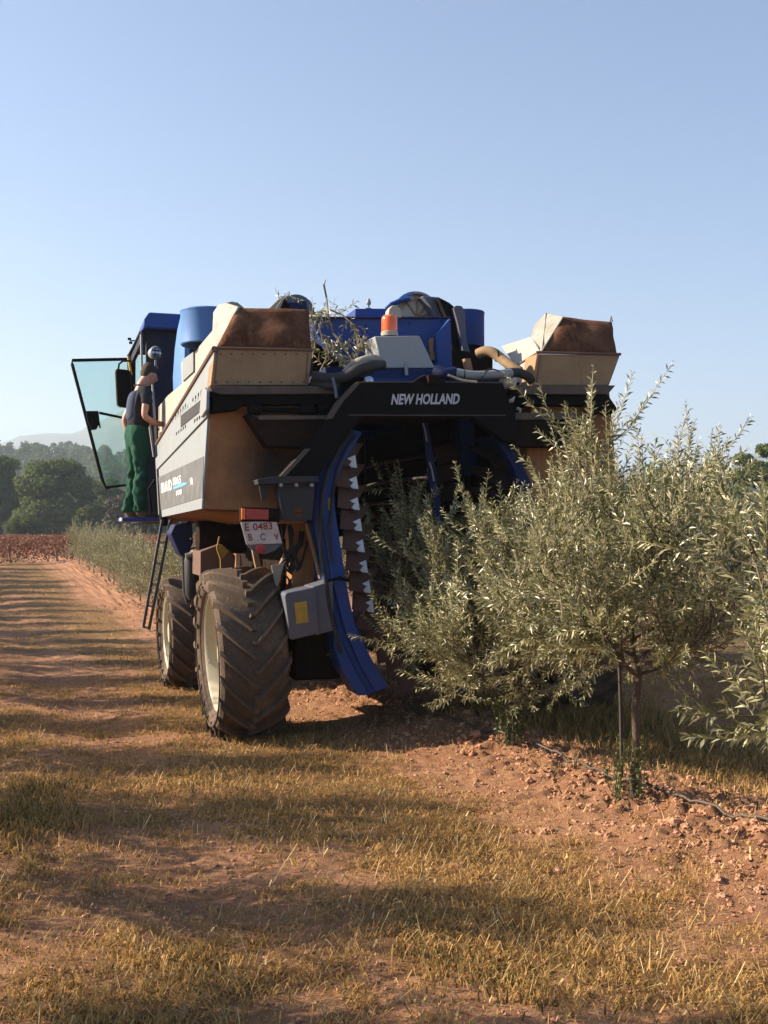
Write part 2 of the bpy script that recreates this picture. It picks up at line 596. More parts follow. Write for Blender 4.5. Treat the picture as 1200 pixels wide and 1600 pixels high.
def height(x, y):
    x = np.asarray(x, dtype=float)
    y = np.asarray(y, dtype=float)
    h = 0.5 * sst(y, 21, 37)
    near = 1 - sst(np.hypot(x, y), 40, 120)
    bk = bank(x) + 0.8 * bank(x - 4.4) + 0.8 * bank(x + ROWX - LEFTX)
    h = h + near * (0.07 * bk * (0.6 + 0.8 * fbm(x, y, 1.3, 3, 2)) + 0.05 * (fbm(x, y, 0.7, 3, 5) - 0.5) + 0.034 * (fbm(x, y, 6, 4, 8) - 0.5) + 0.016 * (fbm(x, y, 19, 2, 9) - 0.5))
    cl = fbm(x, y, 17, 3, 11)
    h = h + near * bk * 0.045 * sst(cl, 0.46, 0.72)
    h = h - near * 0.035 * np.exp(-((x - 1.05) / 0.3) ** 2)
    return h


def h1(x, y):
    return float(height(x, y))


def grassmask(x, y):
    """0 bare red soil .. 1 grass"""
    n = fbm(x, y, 1.2, 4, 3)
    wob = 0.35 * (fbm(x, y, 0.5, 2, 21) - 0.5)
    xx = x + wob
    g = 0.58 * np.ones_like(n)
    g = g - 0.34 * np.exp(-((xx - 1.15) / 0.50) ** 4)
    g = g - 0.85 * np.exp(-((xx - 3.56) / 0.88) ** 4)
    g = g - 0.75 * np.exp(-((xx - 8.2) / 0.5) ** 4)
    g = g + 0.25 * np.exp(-((xx - 2.3) / 0.6) ** 2)
    g = g + 0.35 * sst(y, 9, 22) * np.exp(-((xx - 2.0) / 1.6) ** 4)
    g = g + 1.5 * (n - 0.5) + 1.1 * (fbm(x, y, 4.5, 3, 71) - 0.5)
    return np.clip(g, 0, 1)

# ------------------------------------------------------------------ ground
def grow(a, b, step, ratio, outer):
    xs = [a]
    while xs[-1] < b:
        xs.append(xs[-1] + step)
    s = step
    while xs[-1] < outer:
        s *= ratio
        xs.append(xs[-1] + s)
    s = step
    lo = []
    x = a
    while x > -outer:
        s *= ratio
        x -= s
        lo.append(x)
    return np.array(lo[::-1] + xs)


gx = grow(-0.6, 6.2, 0.026, 1.09, 4000)
gy = grow(2.4, 12.5, 0.028, 1.035, 4000)
gy = gy[gy > -60]
X, Y = np.meshgrid(gx, gy, indexing='ij')
Z = height(X, Y)
V = np.stack([X, Y, Z], -1).reshape(-1, 3)
ni, nj = len(gx), len(gy)
i, j = np.meshgrid(np.arange(ni - 1), np.arange(nj - 1), indexing='ij')
a = (i * nj + j).ravel()
Fq = np.stack([a, a + nj, a + nj + 1, a + 1], -1).ravel()
me = np_mesh('ground', V, Fq, 4, M['soil'], tint=grassmask(X, Y).ravel(), attr='grass', smooth=True)
ground = bpy.data.objects.new('ground', me)
col.objects.link(ground)
tag(ground, kind='structure')

# ------------------------------------------------------------------ loose clods of soil
rs = np.random.RandomState(3)


def icos():
    import bmesh
    bm = bmesh.new()
    bmesh.ops.create_icosphere(bm, subdivisions=2, radius=1)
    v = np.array([x.co[:] for x in bm.verts])
    f = np.array([[q.index for q in x.verts] for x in bm.faces])
    bm.free()
    return v, f


iv, iff = icos()
vs, fs = [], []
cnt = 0
for k in range(17000):
    y = 3.0 + 20 * rs.rand() ** 1.7
    u = rs.rand()
    if k > 9000:
        y = 2.6 + 8 * rs.rand() ** 1.3
        u = 0.81 + 0.19 * rs.rand()
    if u < 0.80:
        x = ROWX - 0.15 + rs.randn() * 0.33
    elif u < 0.90:
        x = rs.uniform(-0.3, 5.5)
    else:
        x = (1.0 + 0.45 * rs.randn()) if rs.rand() < 0.6 else (3.3 + 0.4 * rs.randn())
    s = 0.005 + 0.018 * rs.rand() ** 3.5
    if 0.3 < u < 0.80 and rs.rand() < 0.02:
        s = 0.022 + 0.018 * rs.rand()
    if u >= 0.80:
        s *= 0.55
    q = iv * (1 + 0.28 * rs.randn(len(iv), 1)) * s * np.array([1, 0.6 + 0.7 * rs.rand(), 0.55 + 0.3 * rs.rand()])
    a_ = rs.rand() * 6.28
    c_, s_ = math.cos(a_), math.sin(a_)
    q = np.stack([q[:, 0] * c_ - q[:, 1] * s_, q[:, 0] * s_ + q[:, 1] * c_, q[:, 2]], -1)
    vs.append(q + [x, y, 0])
    fs.append(iff + cnt)
    cnt += len(iv)
vs = np.concatenate(vs)
ctr = vs.reshape(-1, len(iv), 3).mean(1)
vs[:, 2] += np.repeat(height(ctr[:, 0], ctr[:, 1]), len(iv)) + 0.003
me = np_mesh('soil_clods', vs, np.concatenate(fs).ravel(), 3, M['clod'])
o = bpy.data.objects.new('soil_clods', me)
col.objects.link(o)
tag(o, 'crumbly reddish clods of turned soil along the row of trees', 'soil', kind='stuff')


# ------------------------------------------------------------------ grass and straw
def blades(x, y, hgt, wid, lean_a, lean, tint, z=None, nseg=2):
    """each blade: a bent tapering strip: 5 verts, 3 tris"""
    n = len(x)
    if z is None:
        z = height(x, y)
    base = np.stack([x, y, z - 0.005], -1)
    face = rs.rand(n) * 6.28
    wv = np.stack([np.cos(face), np.sin(face), 0 * face], -1) * wid[:, None]
    ld = np.stack([np.cos(lean_a), np.sin(lean_a), 0 * lean_a], -1)
    mid = base + ld * (lean * 0.35 * hgt)[:, None]
    mid[:, 2] += hgt * 0.6 * np.sqrt(np.clip(1 - (lean * 0.5) ** 2, 0.02, 1))
    tip = base + ld * (lean * hgt)[:, None]
    tip[:, 2] += hgt * np.sqrt(np.clip(1 - lean ** 2, 0.01, 1))
    Vv = np.stack([base - wv, base + wv, mid - wv * 0.7, mid + wv * 0.7, tip], 1).reshape(-1, 3)
    k = np.arange(n)[:, None] * 5
    Ff = (k + np.array([[0, 1, 3, 0, 3, 2, 2, 3, 4]])).ravel()
    return Vv, Ff, np.repeat(tint, 5)


def make_blades(n, near):
    # position density falls with distance from the camera
    r = (2.2 if near else 8.0) + (9 if near else 36) * rs.rand(n) ** (1.25 if near else 1.6)
    th = A + rs.uniform(-0.42, 0.42, n)
    x = r * np.sin(th)
    y = r * np.cos(th)
    g = grassmask(x, y)
    clump = fbm(x, y, 7.5, 4, 31)
    keep = rs.rand(n) < np.clip(g * 1.35 - 0.06, 0.0, 1) * (0.02 + 1.7 * sst(clump, 0.50, 0.68))
    keep &= (y < 35.5)
    return x[keep], y[keep], r[keep], g[keep], clump[keep]


parts = []
for n, near in ((460000, True), (170000, False)):
    x, y, r, g, clump = make_blades(n, near)
    k = len(x)
    gn = fbm(x, y, 2.3, 4, 41)
    green = (gn + 0.10 * rs.randn(k)) > 0.66
    flat = rs.rand(k) < 0.82
    h_ = (0.009 + 0.030 * rs.rand(k) ** 2.2) * (0.2 + 1.3 * clump)
    h_[flat] *= 1.15
    if not near:
        h_ *= 1.25
    w_ = (0.0012 + 0.0018 * rs.rand(k)) * (1 + r * 0.10)
    la = rs.rand(k) * 6.28
    le = np.where(flat, rs.uniform(0.75, 0.99, k), rs.uniform(0.05, 0.7, k))
    tint = np.where(green, rs.uniform(0.0, 0.35, k), np.where(rs.rand(k) < 0.22, rs.uniform(0.2, 0.6, k), rs.uniform(0.7, 1.0, k)))
    parts.append(blades(x, y, h_, w_, la, le, tint))
# weeds by the left edge and right of the row
for (px, py, n, sp, ht) in ((20, 1290, 1500, 0.16, 0.09), (60, 1240, 900, 0.12, 0.07), (290, 1500, 600, 0.07, 0.05), (1150, 1215, 2200, 0.45, 0.07),
                            (1060, 1180, 2200, 0.4, 0.08), (905, 1128, 5000, 0.30, 0.22), (850, 1128, 2500, 0.25, 0.16), (690, 1495, 500, 0.08, 0.05), (800, 1530, 700, 0.12, 0.05), (740, 1130, 900, 0.3, 0.06), (960, 1160, 900, 0.18, 0.10),
                            (300, 1220, 900, 0.2, 0.06), (120, 1560, 300, 0.12, 0.04), (230, 1030, 900, 0.4, 0.06)):
    c = G(px, py)
    x = c.x + rs.randn(n) * sp
    y = c.y + rs.randn(n) * sp * 1.4
    parts.append(blades(x, y, ht * (0.3 + rs.rand(n)), 0.0028 + 0.002 * rs.rand(n), rs.rand(n) * 6.28, rs.uniform(0.2, 0.9, n), rs.uniform(0, 0.35, n)))
off = 0
VV, FF, TT = [], [], []
for v_, f_, t_ in parts:
    VV.append(v_)
    FF.append(f_ + off)
    TT.append(t_)
    off += len(v_)
me = np_mesh('grass', np.concatenate(VV), np.concatenate(FF), 3, M['grass_blade'], tint=np.concatenate(TT))
o = bpy.data.objects.new('grass', me)
col.objects.link(o)
tag(o, 'short dry golden grass with green tufts covering the track', 'grass', kind='stuff')
# straw, fallen leaves
n = 150000
r = 2.2 + 10 * rs.rand(n) ** 1.3
th = A + rs.uniform(-0.42, 0.42, n)
x, y = r * np.sin(th), r * np.cos(th)
kp = rs.rand(n) < 0.12 + 0.88 * grassmask(x, y)
x, y = x[kp], y[kp]
n = len(x)
v_, f_, t_ = blades(x, y, 0.012 + 0.075 * rs.rand(n) ** 2.2, 0.0012 + 0.0022 * rs.rand(n), rs.rand(n) * 6.28, np.full(n, 0.985), rs.uniform(0.3, 1, n), z=height(x, y) + 0.004 + 0.018 * rs.rand(n))
me = np_mesh('straw', v_, f_, 3, M['grass_blade'], tint=t_)
o = bpy.data.objects.new('straw', me)
col.objects.link(o)
tag(o, 'loose straw and dead stalks lying on the soil', 'straw', kind='stuff')
# fallen olive leaves and long pale stalks
n = 2600
r = 2.2 + 9 * rs.rand(n) ** 1.2
th = A + rs.uniform(-0.42, 0.42, n)
x, y = r * np.sin(th), r * np.cos(th)
v1, f1_, t1_ = blades(x, y, rs.uniform(0.03, 0.055, n), rs.uniform(0.003, 0.0055, n), rs.rand(n) * 6.28, np.full(n, 0.97), rs.rand(n), z=height(x, y) + 0.012)
me = np_mesh('fallen_leaves', v1, f1_, 3, M['straw'], tint=t1_)
o = bpy.data.objects.new('fallen_leaves', me)
col.objects.link(o)
tag(o, 'pale dried olive leaves littering the track', 'leaves', kind='stuff')
n = 2600
r = 2.2 + 7 * rs.rand(n) ** 1.2
th = A + rs.uniform(-0.42, 0.42, n)
x, y = r * np.sin(th), r * np.cos(th)
kp = rs.rand(n) < 0.2 + 0.8 * grassmask(x, y)
x, y = x[kp], y[kp]
n = len(x)
v1, f1_, t1_ = blades(x, y, rs.uniform(0.07, 0.17, n), rs.uniform(0.0012, 0.0024, n), rs.rand(n) * 6.28, np.where(rs.rand(n) < 0.8, 0.975, 0.8), rs.uniform(0.8, 1, n), z=height(x, y) + 0.02)
me = np_mesh('stalks', v1, f1_, 3, M['straw'], tint=t1_)
o = bpy.data.objects.new('stalks', me)
col.objects.link(o)
tag(o, 'long pale mown stalks strewn over the dry grass', 'stalks', kind='stuff')


# ------------------------------------------------------------------ olive trees
def frame(d):
    d = d / np.linalg.norm(d)
    u = np.cross(d, [0, 0, 1.0])
    if np.linalg.norm(u) < 1e-3:
        u = np.array([1.0, 0, 0])
    u /= np.linalg.norm(u)
    return d, u, np.cross(u, d)


class Leaves:
    def __init__(s, rs_):
        s.V = []
        s.T = []
        s.n = 0
        s.tw = MB()
        s.rs = rs_

    def shoot(s, p, d, L, lsize=0.058, gap=0.019, bend=0.25, r=0.0022, start=0.12):
        r_ = s.rs
        k = max(3, int(L / gap))
        d, u, w = frame(d)
        tt = np.linspace(start, 1, k)
        b = bend * L
        side = r_.uniform(-1, 1)
        P = p + d * (tt[:, None] * L) + np.array([0, 0, 1.0]) * (b * tt[:, None] ** 2 * 0.5) + u * (side * b * 0.5 * tt[:, None] ** 2)
        pts = [P[0] - d * start * L] + [P[q] for q in range(0, k, max(1, k // 4))] + [P[-1]]
        s.tw.tube([Vector(q) for q in pts], [r] * (len(pts) - 1) + [0.0006], 3, caps=False)
        # pairs of leaves, alternating planes
        for sgn in (1, -1):
            ph = (np.arange(k) % 2) * (math.pi / 2) + r_.randn(k) * 0.45 + r_.rand() * 0.0
            out = (np.cos(ph)[:, None] * u + np.sin(ph)[:, None] * w) * sgn
            ang = np.radians(r_.uniform(28, 62, k))
            ld = np.cos(ang)[:, None] * d + np.sin(ang)[:, None] * out
            ln = lsize * (0.65 + 0.5 * r_.rand(k)) * (1 - 0.35 * (tt > 0.9))
            nrm = np.cross(ld, r_.randn(k, 3) * 0.5 + np.cross(ld, d[None, :]))
            nrm /= np.linalg.norm(nrm, axis=1)[:, None] + 1e-9
            wv = nrm
            up = np.cross(wv, ld)
            wd = (ln * r_.uniform(0.09, 0.125, k))[:, None]
            base = P
            droop = -0.10 * ln[:, None] * np.array([0, 0, 1.0])
            mid = base + ld * (ln * 0.5)[:, None]
            tip = base + ld * ln[:, None] + droop
            Lf = np.stack([base, mid + wv * wd + up * wd * 0.35, tip, mid - wv * wd + up * wd * 0.35], 1)
            s.V.append(Lf.reshape(-1, 3))
            s.T.append(np.repeat(np.clip(r_.rand(k) * 0.6 + 0.4 * r_.rand(), 0, 1), 4))
            s.n += k

    def mesh(s, name):
        V = np.concatenate(s.V)
        q = np.arange(len(V) // 4)[:, None] * 4
        Fl = np.concatenate([q + np.array([[0, 1, 2]]), q + np.array([[0, 2, 3]])], 1).ravel()
        tv = np.array([v[:] for v in s.tw.v])
        tf = []
        for f in s.tw.f:
            tf += [f[0], f[1], f[2], f[0], f[2], f[3]]
        tf = np.array(tf) + len(V)
        VV = np.concatenate([V, tv])
        Fa = np.concatenate([Fl, tf])
        mi = np.concatenate([np.zeros(len(Fl) // 3), np.ones(len(tf) // 3)])
        tint = np.concatenate(s.T + [np.zeros(len(tv))])
        return np_mesh(name, VV, Fa, 3, [M['olive_leaf'], M['twig']], mi=mi, tint=tint)


def curve_pts(p, d, L, n, up, rs_, wob=0.1):
    pts = [p]
    d = d / np.linalg.norm(d)
    for q in range(n):
        d = d + np.array([0, 0, up]) + rs_.randn(3) * wob
        d = d / np.linalg.norm(d)
        p = p + d * L / n
        pts.append(p)
    return pts


def olive(seed, H=2.4, Rad=0.8, zt=0.72, dens=1.0, lsize=0.055, nl=9, low=True, wood_r=0.024):
    """returns (trunk mesh, crown mesh); built at the origin"""
    r_ = np.random.RandomState(seed)
    tr = MB()
    lean = r_.randn(2) * 0.04
    tp = [Vector((0, 0, -0.08))] + [Vector((lean[0] * t + 0.01 * r_.randn(), lean[1] * t + 0.01 * r_.randn(), zt * t)) for t in (0.02, 0.15, 0.35, 0.6, 0.85, 1.0)]
    tr.tube(tp, [wood_r * 1.6, wood_r * 1.45, wood_r * 1.1, wood_r, wood_r * 0.98, wood_r * 1.05, wood_r * 1.0], 10)
    top = np.array(tp[-1][:])
    # central leader
    lv = Leaves(r_)
    limbs = []
    c = curve_pts(top, np.array([0, 0, 1.0]), (H - zt) * 0.72, 6, 0.1, r_, 0.08)
    limbs.append((c, 0.8))
    tr.tube([Vector(q) for q in c], [wood_r * (0.8 - 0.68 * q / 6) for q in range(7)], 7)
    for q in range(nl):
        a = q * 2.4 + r_.rand() * 0.6
        f = q / nl
        st = np.array(tp[-2][:]) * (1 - f) + c[min(3, int(f * 4))] * f if low else c[int(f * 3)]
        el = (0.05 + 0.75 * f) + r_.randn() * 0.08
        d = np.array([math.cos(a) * math.cos(el), math.sin(a) * math.cos(el), math.sin(el)])
        L = Rad * (1.05 - 0.15 * f) * r_.uniform(0.85, 1.15) + 0.25 * f
        cc = curve_pts(st, d, L, 6, 0.10 + 0.06 * f, r_, 0.10)
        limbs.append((cc, 1.0))
        tr.tube([Vector(v) for v in cc], [wood_r * (0.52 - 0.42 * v / 6) for v in range(7)], 6)
    for cc, wgt in limbs:
        nb = int(11 * dens * wgt) + 3
        for b in range(nb):
            t = 0.18 + 0.82 * (b + r_.rand()) / nb
            ip = t * 6
            k = min(5, int(ip))
            p = cc[k] * (1 - (ip - k)) + cc[k + 1] * (ip - k)
            d0 = cc[k + 1] - cc[k]
            d0 /= np.linalg.norm(d0)
            outd = r_.randn(3)
            outd -= d0 * outd.dot(d0)
            outd /= np.linalg.norm(outd)
            dd = d0 * 0.5 + outd * 0.85 + np.array([0, 0, 0.28])
            L = r_.uniform(0.16, 0.40) * (Rad / 0.8)
            bb = curve_pts(p, dd, L, 4, 0.06, r_, 0.14)
            tr.tube([Vector(v) for v in bb], [0.0055, 0.0048, 0.004, 0.0032, 0.0022], 4, caps=False)
            ns = 3 + int(r_.rand() * 3.5 * dens)
            for s_ in range(ns):
                tq = (s_ + 0.4) / ns
                k2 = min(3, int(tq * 4))
                p2 = bb[k2] + (bb[k2 + 1] - bb[k2]) * (tq * 4 - k2)
                dd2 = (bb[k2 + 1] - bb[k2]) / (L / 4) * 0.7 + r_.randn(3) * 0.42 + np.array([0, 0, 0.22 + 0.35 * (p2[2] > H * 0.62)])
                if p2[2] < zt + 0.25:
                    dd2[2] -= 0.25
                LL = r_.uniform(0.14, 0.32)
                lv.shoot(p2, dd2, LL, lsize)
            lv.shoot(bb[-1], bb[-1] - bb[-2], r_.uniform(0.2, 0.38), lsize)
        # long leading shoot
        lv.shoot(cc[-1], cc[-1] - cc[-2] + np.array([0, 0, 0.06]), r_.uniform(0.3, 0.48), lsize)
    # tall whips on top
    for q in range(int(10 * dens)):
        cc = limbs[r_.randint(len(limbs))][0]
        p = cc[3 + r_.randint(3)]
        if p[2] > H * 0.5:
            lv.shoot(p, np.array([r_.randn() * 0.22, r_.randn() * 0.22, 1.0]), r_.uniform(0.35, 0.6), lsize, r=0.003)
    # suckers near the foot
    return tr, lv


def olive_meshes(key, **kw):
    tr, lv = olive(**kw)
    o = tr.build('trunk', M['bark'], smooth=60)
    crown = lv.mesh('crown_' + key)
    print('olive', key, lv.n)
    return o.data, o, crown


protos = {}


def place_olive(key, loc, rz, label, group, sc=1.0, first={}):
    tm, to, cm = protos[key]
    e = empty('olive_tree', loc, rz, label=label, cat='olive tree', group=group)
    e.scale = (sc, sc, sc)
    t = bpy.data.objects.new('trunk', tm)
    c = bpy.data.objects.new('crown', cm)
    for q in (t, c):
        col.objects.link(q)
        q.parent = e
    return e


for key, kw in (('a', dict(seed=21, H=2.06, Rad=0.84, dens=1.42, nl=11, zt=0.86)), ('b', dict(seed=5, H=2.0, Rad=0.92, dens=1.6, nl=13, zt=0.46)),
                ('c', dict(seed=9, H=2.15, Rad=0.85, dens=0.95, nl=10)), ('d', dict(seed=14, H=2.25, Rad=0.8, dens=0.8, nl=9)),
                ('n', dict(seed=33, H=1.22, Rad=0.84, dens=0.72, nl=10, zt=0.55, lsize=0.062)),
                ('l', dict(seed=51, H=2.2, Rad=0.50, dens=0.95, nl=9, zt=0.75)), ('m', dict(seed=57, H=2.1, Rad=0.54, dens=0.9, nl=8, zt=0.8))):
    tr, to, cr = olive_meshes(key, **kw)
    bpy.data.objects.remove(to)
    protos[key] = (tr, None, cr)

GR = 'olive trees of the row being harvested'


def at_row(px, py):
    return G(px, py)


t1 = G(995, 1240, 0.10)
t2 = G(795, 1165, 0.09)
place_olive('a', (t1.x, t1.y, h1(t1.x, t1.y)), 3.5, 'silvery olive tree with the bare slender trunk standing right of centre in front', GR, 0.90)
place_olive('b', (t2.x, t2.y, h1(t2.x, t2.y)), 2.1, 'wide low olive tree with weeds round its trunk, just behind the harvester opening', GR, 0.84)
st = (t2 - t1)
st.z = 0
dirv = Vector((0, 1, 0))
sp = 1.5
p = Vector((ROWX + 0.10, t1.y - 1.50, 0))
place_olive('n', (p.x, p.y, h1(p.x, p.y)), 4.0, 'nearest olive tree, its long leafy branches reaching in from the right edge', GR, 1.0)
p3 = Vector((ROWX - 0.05, t2.y + 1.45, 0))
place_olive('c', (p3.x, p3.y, h1(p3.x, p3.y)), 1.0, 'shaded olive tree inside the dark opening of the harvester', GR, 0.84)
ordw = ['first', 'second', 'third', 'fourth', 'fifth', 'sixth', 'seventh', 'eighth', 'ninth', 'tenth', 'eleventh', 'twelfth', 'thirteenth', 'fourteenth',
        'fifteenth', 'sixteenth', 'seventeenth', 'eighteenth', 'nineteenth', 'twentieth']
y = 15.8
k = 0
while y < 36.0 and k < 20:
    x = ROWX + rnd.uniform(-0.06, 0.06)
    place_olive('cdc'[k % 3] if k % 2 else 'd', (x, y, h1(x, y)), rnd.uniform(0, 6.28), '%s olive tree ahead of the ladder in the row beyond the harvester' % ordw[k], GR, rnd.uniform(0.55, 0.64))
    y += 1.2 if k > 8 else 1.05
    k += 1
y = 1.2
k = 0
while y < 36:
    x = LEFTX + rnd.uniform(-0.08, 0.08)
    place_olive('lm'[k % 2], (x, y, h1(x, y)), rnd.uniform(0, 6.28), 'olive tree of the row left of the track, the %s from the camera' % (ordw[k] if k < 20 else ordw[k - 20] + ' past twenty'), 'olive trees of the row left of the track', rnd.uniform(0.90, 1.08))
    y += 1.5
    k += 1
# row to the right of the harvested one
k = 0
y = 6.5
while y < 26:
    x = 8.2 + rnd.uniform(-0.1, 0.1)
    place_olive('cd'[k % 2], (x, y, h1(x, y)), rnd.uniform(0, 6.28), 'olive tree of the next row to the right, %s from the front' % ordw[k], 'olive trees of the next row to the right', rnd.uniform(0.85, 1.0))
    y += 1.5
    k += 1


# weeds climbing the trunks
def weed(loc, hgt, n, label, sd):
    r_ = np.random.RandomState(sd)
    lv = []
    tt = []
    mb = MB()
    for q in range(n):
        a = r_.rand() * 6.28
        rr = 0.10 * r_.rand() ** 0.5
        pts = curve_pts(np.array([rr * math.cos(a), rr * math.sin(a), 0]), np.array([r_.randn() * 0.12 - 0.3 * rr * math.cos(a), r_.randn() * 0.12, 1.0]), hgt * r_.uniform(0.45, 1.0), 7, 0.0, r_, 0.10)
        mb.tube([Vector(v) for v in pts], 0.0022, 3, caps=False)
        for s_ in range(30):
            t = r_.rand() * 7
            k_ = min(6, int(t))
            p_ = pts[k_] + (pts[k_ + 1] - pts[k_]) * (t - k_)
            d = r_.randn(3)
            d /= np.linalg.norm(d)
            w = np.cross(d, r_.randn(3))
            w /= np.linalg.norm(w)
            ln = r_.uniform(0.015, 0.032)
            lv.append(np.stack([p_, p_ + d * ln * 0.5 + w * ln * 0.3, p_ + d * ln, p_ + d * ln * 0.5 - w * ln * 0.3]))
            tt.append(r_.rand())
    V = np.concatenate(lv)
    q = np.arange(len(V)).reshape(-1, 4)
    me = np_mesh('leaves', V, q.ravel(), 4, M['weed_leaf'], tint=np.repeat(tt, 4))
    e = empty('weed', loc, 0, label=label, cat='weed')
    lo = bpy.data.objects.new('leaves', me)
    col.objects.link(lo)
    lo.parent = e
    mb.build('stem', M['weed_leaf'], e)


weed((t1.x - 0.07, t1.y - 0.02, h1(t1.x, t1.y)), 0.42, 16, 'straggly green weed climbing round the foot of the bare slender trunk', 3)
weed((t2.x + 0.0, t2.y - 0.03, h1(t2.x, t2.y)), 0.60, 30, 'tall green weed wrapped round the trunk behind the harvester opening', 4)
# dark support stakes
for (px, py, tx, ty, lab) in ((972, 1228, 966, 985, 'dark support stake left of the bare slender trunk'), (801, 1168, 806, 1010, 'dark support stake beside the weedy trunk')):
    b0 = G(px, py, 0.09)
    dd = (b0 - CAM).dot(FW)
    t0 = D(tx, ty, dd)
    mb = MB()
    mb.tube([b0 + Vector((0, 0, -0.1)), b0.lerp(t0, 0.5) + Vector((0.004, 0, 0)), t0], 0.0105, 8)
    o = mb.build('support_stake', M['stake'])
    tag(o, lab, 'stake', 'stakes supporting the olive trees')
# irrigation pipe
mb = MB()
pp = [(610, 1112), (720, 1140), (800, 1165), (862, 1181), (915, 1210), (965, 1234), (1012, 1247), (1060, 1262), (1120, 1280), (1200, 1303), (1290, 1335), (1420, 1380)]
pts = []
for (px, py) in pp:
    g_ = G(px, py, 0.07)
    pts.append(Vector((g_.x, g_.y, h1(g_.x, g_.y) + 0.022)))
cs = []
for q in range(len(pts) - 1):
    for s_ in range(6):
        v = pts[q].lerp(pts[q + 1], s_ / 6)
        v.z = max(h1(v.x + dx_, v.y + dy_) for dx_ in (-0.06, 0, 0.06) for dy_ in (-0.06, 0, 0.06)) + 0.012
        cs.append(v)
mb.tube(cs, 0.0085, 8)
tag(mb.build('irrigation_pipe', M['hosepipe'], smooth=80), 'thin black irrigation pipe lying on the soil along the trees', 'pipe')


# ------------------------------------------------------------------ vineyard, posts
n = 170000
yr = 37.5 + 2.6 * np.floor(rs.rand(n) ** 1.5 * 26)
x = rs.uniform(-14, 34, n)
zb = height(x, yr)
plant = np.abs(((x / 1.1) % 1) - 0.5)
z = zb + 0.04 + rs.rand(n) ** 0.75 * (0.68 + 0.25 * fbm(x, yr, 0.9, 3, 9))
x = x + 0.25 * rs.randn(n)
yy = yr + 0.22 * rs.randn(n)
s_ = rs.uniform(0.025, 0.052, n) * (1 + (yr - 37) * 0.012)
d1 = rs.randn(n, 3)
d1 /= np.linalg.norm(d1, axis=1)[:, None]
d2 = np.cross(d1, rs.randn(n, 3))
d2 /= np.linalg.norm(d2, axis=1)[:, None]
c = np.stack([x, yy, z], -1)
s_ = s_[:, None]
V = np.stack([c - d1 * s_, c + d2 * s_ * 0.8, c + d1 * s_, c - d2 * s_ * 0.8], 1).reshape(-1, 3)
me = np_mesh('vines', V, np.arange(len(V)), 4, M['vine_leaf'], tint=np.repeat(rs.rand(n), 4))
o = bpy.data.objects.new('vines', me)
col.objects.link(o)
tag(o, 'rows of grapevines in red-brown autumn leaf beyond the track', 'vines', kind='stuff')
for (px, py, tx, ty, dd, lab) in ((17, 882, 12, 846, 37, 'left one of two wooden posts at the edge of the red vineyard'), (90, 879, 85, 843, 37.5, 'right one of two wooden posts at the red vineyard, by the olive row')):
    b0, t0 = D(px, py, dd), D(tx, ty, dd)
    b0.z = h1(b0.x, b0.y) - 0.1
    mb = MB()
    mb.tube([b0, b0.lerp(t0, 0.5), t0], 0.04, 8)
    tag(mb.build('vineyard_post', M['wood']), lab, 'post', 'posts at the vineyard edge')


# ------------------------------------------------------------------ trees beyond the vineyard
def crown_cloud(seed, blobs, n, size, flat=0.6):
    """leaf clump faces over the skins of many lumps. blobs: list (cx,cy,cz,rx,ry,rz)"""
    r_ = np.random.RandomState(seed)
    bl = np.array(blobs)
    w = (bl[:, 3] * bl[:, 5])
    k = r_.choice(len(bl), n, p=w / w.sum())
    d = r_.randn(n, 3)
    d /= np.linalg.norm(d, axis=1)[:, None]
    rad = 1 - 0.30 * r_.rand(n) ** 1.5 + 0.10 * r_.randn(n)
    c = bl[k, :3] + d * bl[k, 3:6] * rad[:, None]
    nr = d + r_.randn(n, 3) * 0.55
    nr /= np.linalg.norm(nr, axis=1)[:, None]
    u = np.cross(nr, r_.randn(n, 3))
    u /= np.linalg.norm(u, axis=1)[:, None]
    v = np.cross(nr, u)
    s = (size * r_.uniform(0.5, 1.2, n))[:, None]
    V = np.stack([c - u * s, c + v * s * flat, c + u * s, c - v * s * flat], 1).reshape(-1, 3)
    tint = np.repeat(np.clip(0.25 + 0.6 * r_.rand(n) * (0.4 + 0.6 * ((k * 7919) % 10) / 10), 0, 1), 4)
    return V, tint


def blobs_for(kind, H, W, seed):
    r_ = np.random.RandomState(seed)
    out = []
    if kind == 'dome':
        for q in range(46):
            a = r_.rand() * 6.28
            t = r_.rand()
            zz = H * (0.16 + 0.80 * t)
            prof = math.sqrt(max(0.04, 1 - (abs(t - 0.42) / 0.62) ** 2.2))
            rr = W * 0.5 * prof * (0.35 + 0.5 * r_.rand() ** 0.5)
            s = W * r_.uniform(0.10, 0.19)
            out.append((rr * math.cos(a), rr * math.sin(a), zz, s, s, s * 0.72))
    elif kind == 'pine':
        for q in range(30):
            a = r_.rand() * 6.28
            t = r_.rand()
            zz = H * (0.38 + 0.58 * t)
            rr = W * 0.5 * (1 - 0.75 * t) * r_.rand() ** 0.5
            s = W * r_.uniform(0.12, 0.22)
            out.append((rr * math.cos(a), rr * math.sin(a), zz, s, s, s * 0.6))
    else:
        for q in range(22):
            a = r_.rand() * 6.28
            t = r_.rand()
            zz = H * (0.15 + 0.72 * t)
            rr = W * 0.38 * math.sqrt(max(0.05, 1 - (t - 0.35) ** 2 * 2)) * r_.rand() ** 0.5
            s = W * r_.uniform(0.14, 0.24)
            out.append((rr * math.cos(a), rr * math.sin(a), zz, s, s, s * 0.85))
    return out


